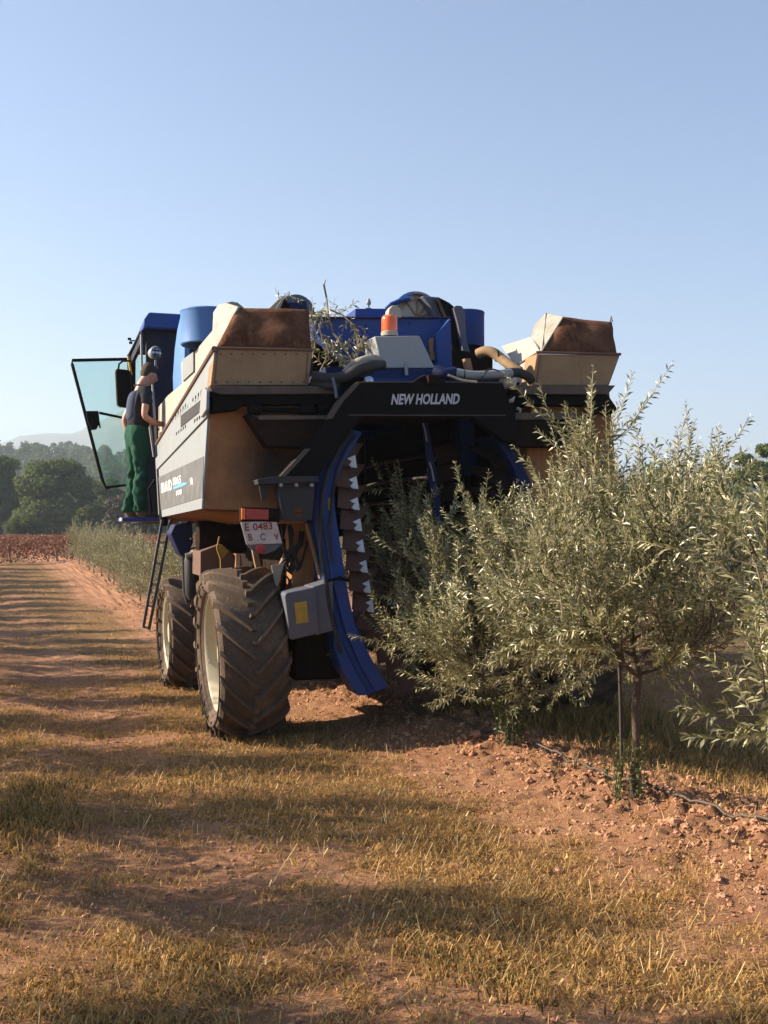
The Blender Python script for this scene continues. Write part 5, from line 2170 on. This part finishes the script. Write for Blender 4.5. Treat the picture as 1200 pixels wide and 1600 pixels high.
c_ = HY(776, 556, 7.97)
mb = MB()
mb.lathe([(0.043, -0.008), (0.049, 0), (0.043, 0.008)], c_, ax='X', n=20, close=False)
part(mb, 'hose_band', M['black'], smooth=0)
hose([(752, 592, 7.66), (760, 580, 7.64), (770, 577, 7.64), (780, 580, 7.65)], 0.006, 'thin_cable', M['rubber'], 6)
hose([(700, 586, 7.62), (722, 594, 7.6), (745, 597, 7.6)], 0.010, 'thin_cable', M['creamplastic'], 6)
mb = MB()
mb.prism(P([(726, 560), (735, 560), (739, 578), (730, 578)], 8.2), (0, 0.06, 0))
mb.prism(P([(671, 530), (678, 526), (677, 544), (680, 562), (674, 562)], 8.5), (0, 0.04, 0))
part(mb, 'small_bracket', M['cream'])
# crumpled pale sleeve at the right end of the frame
mb = MB()
mb.tube([HY(784, 592, 7.75), HY(792, 600, 7.72), HY(800, 598, 7.7), HY(806, 592, 7.7)], [0.03, 0.045, 0.04, 0.02], 9)
mb.tube([HY(793, 628, 7.7), HY(800, 626, 7.7), HY(804, 620, 7.7)], [0.012, 0.018, 0.006], 6)
mb.tube([HY(808, 638, 7.7), HY(813, 640, 7.7), HY(812, 645, 7.7)], [0.014, 0.012, 0.006], 6)
part(mb, 'torn_sleeve', M['creamplastic'], smooth=0)
mb = MB()
mb.prism(P([(800, 600), (812, 596), (812, 640), (806, 660), (790, 640)], 7.78), (0, 0.08, 0))
part(mb, 'frame_gusset', M['black'], bevel=0.004)
mb = MB()
mb.lathe([(0.001, -0.01), (0.03, -0.005), (0.035, 0.02)], HY(577, 594, 7.66), ax='Y', n=14)
part(mb, 'lamp_glass', M['lens'])

# ---- ladder
mb = MB()
y_ = 11.0
Lt, Lb = HY(252, 812, y_), HY(222, 981, y_)
Rt, Rb = HY(265, 812, y_), HY(231, 984, y_)
for (a_, b_) in ((Lt, Lb), (Rt, Rb)):
    mb.prism([a_, a_ + Vector((0.026, 0, 0)), b_ + Vector((0.026, 0, 0)), b_], (0, 0.06, 0))
ld = part(mb, 'ladder', M['ladder'], bevel=0.002)
mb = MB()
for k_ in range(5):
    t = 0.22 + 0.78 * k_ / 4.02
    a_, b_ = Lt.lerp(Lb, t), Rt.lerp(Rb, t)
    mb.prism([a_ + Vector((0, 0.01, 0)), b_ + Vector((0, 0.01, 0)), b_ + Vector((0, 0.05, 0)), a_ + Vector((0, 0.05, 0))], (0, 0, 0.022))
part(mb, 'rung', M['creamplastic'], ld)

# ---- platform the man stands on
mb = MB()
z_ = 1.70
mb.box(HP(0.74, 11.75, z_ - 0.035), HP(1.40, 12.55, z_))
pf = part(mb, 'platform', M['wood'], bevel=0.004)
mb = MB()
for k_ in range(6):
    mb.box(HP(0.715, 11.73 + k_ * 0.14, z_ - 0.03), HP(0.735, 11.83 + k_ * 0.14, z_ + 0.006))
mb.box(HP(0.735, 11.715, z_ - 0.03), HP(1.10, 11.735, z_ + 0.010))
part(mb, 'platform_edge', M['blue'], pf, bevel=0.003)
mb = MB()
mb.box(HP(0.70, 11.70, z_ - 0.028), HP(0.715, 11.99, z_ + 0.006))
part(mb, 'platform_reflector', M['whiteliner'], pf)
mb = MB()
mb.box(HP(1.09, 11.5, 1.62), HP(1.16, 11.7, 2.6))
mb.tube([HP(1.0, 11.6, 1.75), HP(0.96, 11.45, 2.0), HP(1.02, 11.4, 2.1)], 0.012, 6)
part(mb, 'platform_post', M['black'])

# ---- cab
CX0, CX1, CY0, CY1, CZ = 0.95, 2.55, 12.63, 14.4, 3.86
mb = MB()
rf = [HP(0.98, 12.50, CZ), HP(2.6, 12.50, CZ), HP(2.6, 12.50, CZ + 0.10), HP(2.55, 12.58, CZ + 0.20), HP(1.05, 12.58, CZ + 0.20), HP(0.99, 12.50, CZ + 0.10)]
mb.hexa(rf, [v + Vector((0, 1.95, 0)) for v in rf])
cabr = part(mb, 'cab_roof', M['blue'], bevel=0.02)
mb = MB()
# rear wall with a window opening, floor, right wall
wz0, wz1 = 3.13, 3.33
wx0, wx1 = 1.36, 1.60
mb.box(HP(1.02, 12.62, 1.66), HP(wx0, 12.68, CZ - 0.002))
mb.box(HP(wx1, 12.62, 1.66), HP(2.55, 12.68, CZ - 0.002))
mb.box(HP(wx0, 12.62, 1.66), HP(wx1, 12.68, wz0))
mb.box(HP(wx0, 12.62, wz1), HP(wx1, 12.68, CZ - 0.002))
mb.box(HP(2.50, 12.68, 1.66), HP(2.55, 14.4, 2.6))
mb.box(HP(0.98, 12.68, 1.66), HP(2.50, 14.4, 1.72))
mb.box(HP(0.98, 14.34, 1.72), HP(2.50, 14.4, 2.15))
for (x_, y_) in ((0.97, 14.33), (2.48, 14.33), (2.48, 12.7)):
    mb.box(HP(x_, y_, 1.725), HP(x_ + 0.06, y_ + 0.06, CZ - 0.002))
mb.box(HP(0.965, 12.62, 3.72), HP(1.01, 14.4, CZ - 0.003))
cb = part(mb, 'cab_body', M['cabnavy'], bevel=0.006)
mb = MB()
mb.box(HP(1.03, 14.36, 2.15), HP(2.48, 14.37, 3.84))
mb.box(HP(2.52, 12.75, 2.6), HP(2.53, 14.33, 3.84))
part(mb, 'cab_glass', M['glass'], cb)
mb = MB()
mb.box(HP(wx0, 12.65, wz0), HP(wx1, 12.655, wz1))
part(mb, 'rear_window', M['glass'], cb)
mb = MB()
mb.box(HP(1.5, 13.2, 1.72), HP(2.0, 13.7, 2.3))
mb.box(HP(1.5, 13.15, 2.3), HP(2.0, 13.28, 2.95))
part(mb, 'driver_seat', M['black'], cb, bevel=0.04)
mb = MB()
mb.tube([HP(0.965, 12.60, 3.80), HP(0.97, 12.56, 3.4), HP(1.10, 12.45, 2.4)], 0.014, 8)
mb.tube([HP(1.08, 12.58, 3.42), HP(1.10, 12.5, 3.0), HP(1.16, 12.4, 1.75)], 0.014, 8)
part(mb, 'hand_rail', M['hosegrey'], smooth=60)
mb = MB()
mb.tube([HP(0.97, 12.7, 3.84), HP(0.95, 14.36, 3.84)], 0.02, 8)
mb.tube([HP(0.95, 14.33, 3.84), HP(0.97, 14.33, 3.2), HP(0.99, 14.33, 1.8)], 0.03, 8)
part(mb, 'door_frame', M['black'])
mb = MB()
mb.tube([HP(0.93, 14.2, 3.80), HP(0.96, 14.1, 3.55)], 0.02, 6)
part(mb, 'yellow_strap', M['yellow'])
mb = MB()
for (px_, py_) in ((202.5, 529), (204.5, 535)):
    c_ = HY(px_, py_, 13.9)
    mb.box(c_ + Vector((-0.02, 0, -0.012)), c_ + Vector((0.02, 0.05, 0.012)))
c_ = HY(203, 532, 13.95)
mb.tube([c_, c_ + Vector((0.09, 0, 0.0))], 0.008, 6)
part(mb, 'roof_hinge', M['black'])
# work light
c_ = HY(244, 551, 12.2)
mb = MB()
mb.lathe([(0.001, 0.13), (0.03, 0.125), (0.058, 0.09), (0.070, 0.03), (0.074, 0.0), (0.066, -0.012)], (0, 0, 0), ax='Y', n=28, close=False)
wl = part(mb, 'work_light', M['hosegrey'], smooth=50)
wl.location = c_
wl.rotation_euler = (0, 0, R(20))
mb = MB()
mb.lathe([(0.001, -0.016), (0.045, -0.012), (0.066, -0.002)], (0, 0, 0), ax='Y', n=28, close=False)
part(mb, 'lamp_lens', M['lens'], wl)
mb = MB()
for k_ in (-1, 1):
    mb.tube([Vector((k_ * 0.022, -0.02, -0.058)), Vector((k_ * 0.022, -0.026, 0)), Vector((k_ * 0.022, -0.02, 0.058))], 0.0035, 5)
    mb.tube([Vector((-0.058, -0.02, k_ * 0.022)), Vector((0, -0.026, k_ * 0.022)), Vector((0.058, -0.02, k_ * 0.022))], 0.0035, 5)
part(mb, 'lamp_grille', M['black'], wl)
mb = MB()
mb.tube([c_ + Vector((0, 0.03, -0.07)), c_ + Vector((0.0, 0.06, -0.13)), c_ + Vector((0.03, 0.2, -0.14))], 0.014, 8)
part(mb, 'light_bracket', M['hosegrey'])

# ---- open cab door
YD = 14.45


def dp(px, py, y=YD):
    return HY(px, py, y)


fr = [(113, 563), (206, 561), (209, 650), (205, 757), (166, 762), (160, 750), (113, 570)]
mb = MB()
mb.tube([dp(*q) for q in fr + [fr[0], fr[1]]], 0.021, 8)
dr_ = part(mb, 'cab_door', M['black'], smooth=50, label='glass cab door standing open')
gp = [dp(*q) for q in [(114, 564), (206, 562), (208, 650), (205, 756), (167, 761), (161, 749)]]
mb = MB()
mb.prism(gp, (0, 0.006, 0))
part(mb, 'door_glass', M['glass'], dr_)
mb = MB()
mb.tube([dp(155, 645, YD - 0.05), dp(193, 653, YD - 0.05), dp(203, 674, YD - 0.04)], 0.017, 8)
part(mb, 'door_bar', M['black'], dr_)
mb = MB()
a_ = P([(134, 642), (154, 642), (156, 661), (151, 670), (143, 671), (137, 658)], YD - 0.09)
mb.hexa(a_, [v + Vector((0, 0.12, 0)) for v in a_])
mb.tube([dp(155, 660, YD - 0.08), dp(156.5, 669, YD - 0.08)], 0.012, 6)
part(mb, 'door_lock', M['black'], dr_, bevel=0.008)
# mirror
mb = MB()
ym = 13.6
a_ = rrect([(181, 576), (204, 579), (206, 636), (184, 634)], ym, rad=0.04)
mb.hexa(a_, [v + Vector((0, 0.07, 0)) for v in a_])
mr = part(mb, 'mirror', M['black'], bevel=0.006)
mb = MB()
aa = rrect([(180.4, 575.2), (204.4, 578.2), (206.4, 636.8), (183.4, 634.8)], ym, rad=0.04)
mb.tube([v + Vector((0, 0.06, 0)) for v in aa] + [aa[0] + Vector((0, 0.06, 0))], 0.006, 5)
part(mb, 'mirror_rim', M['yellow'], mr)
mb = MB()
mb.tube(P([(185, 577), (186, 569), (192, 564), (205, 564)], ym + 0.05), 0.012, 8)
part(mb, 'mirror_arm', M['black'], mr, smooth=60)


# ================================================================== THE MAN
def skin_mesh(name, verts, edges, radii, root, sub=2):
    me = bpy.data.meshes.new(name)
    me.from_pydata([tuple(v) for v in verts], edges, [])
    o = bpy.data.objects.new(name, me)
    col.objects.link(o)
    sk = o.modifiers.new('skin', 'SKIN')
    sk.use_smooth_shade = True
    sd = me.skin_vertices[0].data
    for i_, r_ in enumerate(radii):
        sd[i_].radius = r_ if isinstance(r_, tuple) else (r_, r_)
        sd[i_].use_root = (i_ == root)
    ss = o.modifiers.new('sub', 'SUBSURF')
    ss.levels = sub
    ss.render_levels = sub
    dg = bpy.context.evaluated_depsgraph_get()
    m2 = bpy.data.meshes.new_from_object(o.evaluated_get(dg))
    bpy.data.objects.remove(o)
    m2.shade_smooth()
    return m2


def skinned(name, chain, mat, parent, root=0, sub=2, warp=None):
    """chain: list of (id, parent id or None, (x,y,z), radius)"""
    ids = {c_[0]: k_ for k_, c_ in enumerate(chain)}
    m2 = skin_mesh(name, [c_[2] for c_ in chain], [(ids[c_[1]], ids[c_[0]]) for c_ in chain if c_[1] is not None], [c_[3] for c_ in chain], root, sub)
    if warp:
        for v in m2.vertices:
            v.co = warp(v.co.copy())
    m2.materials.clear()
    m2.materials.append(mat)
    o = bpy.data.objects.new(name, m2)
    col.objects.link(o)
    o.parent = parent
    return o


# local frame of the man: +Y is where he faces, +X his right-hand side; feet at z = 0
mloc = HP(0.905, 12.08, 1.705)
facing = R(-76)       # turned toward the cab
wl_ = Matrix.Rotation(-B, 3, 'Z') @ Vector(mloc) + HROOT
man = empty('person', wl_, -B + facing, label='man in black t-shirt and green work trousers standing on the platform, leaning into the cab', cat='person')
man.scale = (0.90, 0.93, 1.0)
body = [
    ('pel', None, (0, -0.02, 0.96), (0.115, 0.085)),
    ('bel', 'pel', (0, 0.0, 1.10), (0.105, 0.08)),
    ('che', 'bel', (0, 0.005, 1.27), (0.125, 0.09)),
    ('nec0', 'che', (0, 0.025, 1.41), (0.085, 0.075)),
    ('nec', 'nec0', (0.0, 0.045, 1.45), (0.066, 0.070)),
    ('hd0', 'nec', (0.0, 0.075, 1.51), (0.068, 0.080)),
    ('hd1', 'hd0', (0.0, 0.090, 1.58), (0.084, 0.102)),
    ('hd2', 'hd1', (0.0, 0.095, 1.655), (0.076, 0.092)),
    ('shr', 'che', (0.155, 0.04, 1.36), 0.062),
    ('ear_', 'shr', (0.20, 0.03, 1.30), 0.052),
    ('elr', 'ear_', (0.235, -0.015, 1.09), 0.040),
    ('fr1', 'elr', (0.22, 0.12, 1.02), 0.038),
    ('wrr', 'fr1', (0.17, 0.27, 1.02), 0.026),
    ('par', 'wrr', (0.15, 0.33, 1.03), (0.036, 0.018)),
    ('shl', 'che', (-0.155, 0.04, 1.36), 0.062),
    ('eal', 'shl', (-0.205, 0.0, 1.29), 0.052),
    ('ell', 'eal', (-0.25, -0.10, 1.08), 0.040),
    ('fl1', 'ell', (-0.22, -0.06, 0.96), 0.036),
    ('wrl', 'fl1', (-0.17, 0.02, 0.86), 0.026),
    ('pal', 'wrl', (-0.16, 0.05, 0.80), (0.018, 0.036)),
    ('hpr', 'pel', (0.085, -0.02, 0.86), 0.068),
    ('thr', 'hpr', (0.095, 0.0, 0.68), 0.060),
    ('knr', 'thr', (0.095, 0.02, 0.48), 0.044),
    ('car', 'knr', (0.095, -0.02, 0.32), 0.040),
    ('anr', 'car', (0.09, -0.03, 0.10), 0.032),
    ('ftr', 'anr', (0.10, 0.05, 0.05), 0.040),
    ('tor', 'ftr', (0.11, 0.14, 0.035), 0.030),
    ('hpl', 'pel', (-0.085, -0.02, 0.86), 0.068),
    ('thl', 'hpl', (-0.10, -0.01, 0.68), 0.060),
    ('knl', 'thl', (-0.105, 0.0, 0.48), 0.044),
    ('cal', 'knl', (-0.11, -0.05, 0.32), 0.040),
    ('anl', 'cal', (-0.115, -0.08, 0.10), 0.032),
    ('ftl', 'anl', (-0.12, 0.0, 0.05), 0.040),
    ('tol', 'ftl', (-0.125, 0.09, 0.035), 0.030),
]
for sd, wr_, pa in ((1, 'wrr', (0.15, 0.33, 1.03)), (-1, 'wrl', (-0.16, 0.05, 0.80))):
    nm = 'r' if sd > 0 else 'l'
    fw_ = Vector((-0.25, 0.95, -0.15)).normalized() if sd > 0 else Vector((0.1, 0.35, -0.93)).normalized()
    sdv = Vector((0.9, 0.25, 0.1)).normalized() if sd > 0 else Vector((0.15, 0.9, 0.35)).normalized()
    for k_, (o_f, ln) in enumerate(((-0.027, 0.055), (-0.009, 0.068), (0.009, 0.072), (0.027, 0.062))):
        b_ = Vector(pa) + sdv * o_f + fw_ * 0.035
        body.append(('f%s%da' % (nm, k_), 'par' if sd > 0 else 'pal', tuple(b_), 0.0095))
        body.append(('f%s%db' % (nm, k_), 'f%s%da' % (nm, k_), tuple(b_ + fw_ * ln * 0.5 + Vector((0, 0, -0.006))), 0.0085))
        body.append(('f%s%dc' % (nm, k_), 'f%s%db' % (nm, k_), tuple(b_ + fw_ * ln * 0.9 + Vector((0, 0, -0.022))), 0.007))
    b_ = Vector(pa) + sdv * 0.032 - fw_ * 0.02
    body.append(('t%sa' % nm, 'par' if sd > 0 else 'pal', tuple(b_), 0.011))
    body.append(('t%sb' % nm, 't%sa' % nm, tuple(b_ + sdv * 0.022 + fw_ * 0.035), 0.0085))


def bow(v):
    if v.z > 1.44:
        k_ = min(1.0, (v.z - 1.44) / 0.08)
        q_ = v - Vector((0, 0.04, 1.47))
        q_.rotate(Matrix.Rotation(-R(20) * k_, 3, 'X'))
        v = q_ + Vector((0, 0.04, 1.47))
    return v


def face(v):
    """shape the head: brow, nose, chin, ears, eye sockets"""
    hx_, hy_, hz_ = v.x, v.y - 0.090, v.z - 1.58
    if v.z > 1.47:
        if hy_ > 0.04:
            nose = math.exp(-(hx_ / 0.016) ** 2 - ((hz_ + 0.005) / 0.028) ** 2)
            v.y += 0.026 * nose
            for ex in (-0.032, 0.032):
                v.y -= 0.012 * math.exp(-((hx_ - ex) / 0.016) ** 2 - ((hz_ - 0.018) / 0.012) ** 2)
            v.y += 0.010 * math.exp(-(hx_ / 0.03) ** 2 - ((hz_ + 0.085) / 0.02) ** 2)
            v.y += 0.005 * math.exp(-(hx_ / 0.022) ** 2 - ((hz_ + 0.045) / 0.008) ** 2)
        er = math.exp(-((hy_ + 0.01) / 0.018) ** 2 - ((hz_ - 0.0) / 0.026) ** 2)
        if abs(hx_) > 0.045:
            v.x += math.copysign(0.020 * er, hx_)
    return bow(v)


skinned('body', body, M['skin'], man, sub=3, warp=face)
tro = [
    ('w', None, (0, -0.02, 1.06), (0.160, 0.128)),
    ('p', 'w', (0, -0.03, 0.93), (0.180, 0.150)),
    ('hr', 'p', (0.080, -0.02, 0.82), 0.118),
    ('tr', 'hr', (0.088, 0.0, 0.66), 0.108),
    ('kr', 'tr', (0.098, 0.015, 0.48), 0.082),
    ('cr', 'kr', (0.10, -0.02, 0.30), 0.082),
    ('ar', 'cr', (0.10, -0.02, 0.10), 0.078),
    ('br', 'ar', (0.10, -0.02, 0.055), 0.078),
    ('hl', 'p', (-0.080, -0.02, 0.82), 0.118),
    ('tl', 'hl', (-0.092, -0.01, 0.66), 0.108),
    ('kl', 'tl', (-0.11, -0.005, 0.48), 0.082),
    ('cl', 'kl', (-0.115, -0.05, 0.30), 0.082),
    ('al', 'cl', (-0.12, -0.075, 0.10), 0.078),
    ('bl', 'al', (-0.12, -0.075, 0.055), 0.078),
]


def folds(v):
    n_ = mnoise.noise(Vector((v.x * 9, v.y * 9, v.z * 5 + 3)))
    n2_ = mnoise.noise(Vector((v.x * 22 + 4, v.y * 22, v.z * 16)))
    k_ = 1 + 0.9 * math.exp(-((v.z - 0.48) / 0.10) ** 2) + 1.4 * math.exp(-((v.z - 0.12) / 0.12) ** 2)
    s_ = 0.022 * n_ * k_ + 0.016 * n2_ * k_
    c_ = Vector((math.copysign(0.1, v.x), -0.02, v.z))
    d_ = (v - c_)
    d_.z = 0
    return v + d_.normalized() * s_


skinned('trousers', tro, M['trouser'], man, sub=3, warp=folds)
shi = [
    ('w', None, (0, -0.02, 0.93), (0.172, 0.140)),
    ('b', 'w', (0, 0.0, 1.10), (0.158, 0.130)),
    ('c', 'b', (0, 0.02, 1.28), (0.178, 0.138)),
    ('n', 'c', (0, 0.025, 1.42), (0.10, 0.085)),
    ('n2', 'n', (0, 0.035, 1.455), (0.070, 0.066)),
    ('sr', 'c', (0.155, 0.04, 1.36), 0.078),
    ('ar', 'sr', (0.205, 0.028, 1.28), 0.070),
    ('br', 'ar', (0.222, 0.01, 1.19), 0.066),
    ('sl', 'c', (-0.155, 0.04, 1.36), 0.078),
    ('al', 'sl', (-0.208, -0.003, 1.28), 0.070),
    ('bl', 'al', (-0.225, -0.035, 1.19), 0.066),
]


def sfold(v):
    n_ = mnoise.noise(Vector((v.x * 11, v.y * 11, v.z * 8 + 9)))
    v = v + Vector((v.x, v.y - 0.02, 0)).normalized() * (0.016 * n_ + 0.008 * mnoise.noise(Vector((v.x * 24, v.y * 24, v.z * 18))))
    return v


skinned('t_shirt', shi, M['shirt'], man, sub=3, warp=sfold)
ves = [
    ('w', None, (0, -0.075, 1.03), (0.120, 0.09)),
    ('b', 'w', (0, -0.066, 1.14), (0.118, 0.092)),
    ('c', 'b', (0, -0.056, 1.28), (0.122, 0.095)),
    ('d', 'c', (0, -0.02, 1.385), (0.09, 0.075)),
]
skinned('back_panel', ves, M['vest'], man, sub=2)
hai = [
    ('a', None, (0, 0.015, 1.525), (0.052, 0.042)),
    ('b', 'a', (0, 0.048, 1.59), (0.090, 0.090)),
    ('c', 'b', (0, 0.072, 1.66), (0.088, 0.102)),
    ('d', 'c', (0, 0.082, 1.715), (0.060, 0.075)),
]
skinned('hair', hai, M['hair'], man, sub=3, warp=lambda v: bow(v + Vector((v.x, v.y - 0.08, v.z - 1.62)).normalized() * 0.005 * mnoise.noise(v * 60)))
for s_, an in ((1, (0.10, -0.03)), (-1, (-0.12, -0.08))):
    bo = [('a', None, (an[0], an[1], 0.14), 0.052), ('b', 'a', (an[0], an[1], 0.055), (0.050, 0.055)), ('c', 'b', (an[0] + 0.008 * s_, an[1] + 0.10, 0.048), (0.046, 0.046)), ('d', 'c', (an[0] + 0.012 * s_, an[1] + 0.19, 0.036), (0.040, 0.034))]
    skinned('boot', bo, M['boot'], man, sub=2, warp=lambda v: Vector((v.x, v.y, max(0.002, v.z))))

# ================================================================== olive twigs lodged on top of the harvester
lv = Leaves(np.random.RandomState(77))
Rm = Matrix.Rotation(-B, 3, 'Z')


def hw(px, py, y):
    return Rm @ HY(px, py, y) + HROOT


org = hw(520, 560, 8.3)


def twig(pts, y, r_=0.006, leaves=True, dens=4):
    ps = [hw(x, q, y + 0.06 * (k_ % 2)) - org for k_, (x, q) in enumerate(pts)]
    lv.tw.tube(ps, [r_] * (len(ps) - 1) + [r_ * 0.4], 5, caps=False)
    if leaves:
        for k_ in range(len(ps) - 1):
            for q in range(dens):
                p_ = ps[k_].lerp(ps[k_ + 1], rnd.random())
                d_ = (ps[k_ + 1] - ps[k_]).normalized() * 0.6 + Vector((rnd.gauss(0, .6), rnd.gauss(0, .5), rnd.gauss(0, .6)))
                lv.shoot(np.array(p_[:]), np.array(d_[:]), rnd.uniform(0.08, 0.16), 0.055, gap=0.026)


twig([(560, 575), (520, 520), (513, 496), (510, 465), (506, 445), (509, 437)], 8.35, 0.008, False)
twig([(498, 505), (505, 535), (520, 545), (545, 560)], 8.3)
twig([(487, 490), (500, 487), (515, 484), (535, 492), (552, 507), (563, 530), (566, 545)], 8.25)
twig([(488, 560), (492, 535), (489, 512), (497, 495)], 8.2, dens=3)
twig([(500, 580), (510, 560), (520, 540)], 8.2, dens=5)
twig([(540, 580), (552, 562), (560, 545), (568, 530)], 8.2, dens=5)
twig([(430, 484), (440, 470), (452, 460), (452, 455)], 8.9, 0.006, True, 1)
twig([(487, 492), (500, 488), (512, 492)], 8.5, 0.006, True, 4)
e = empty('olive_twigs', org, 0, label='broken leafy olive twigs lodged on top of the harvester beside the blue trough', cat='twigs')
me = lv.mesh('leaves')
lo = bpy.data.objects.new('leaves', me)
col.objects.link(lo)
lo.parent = e
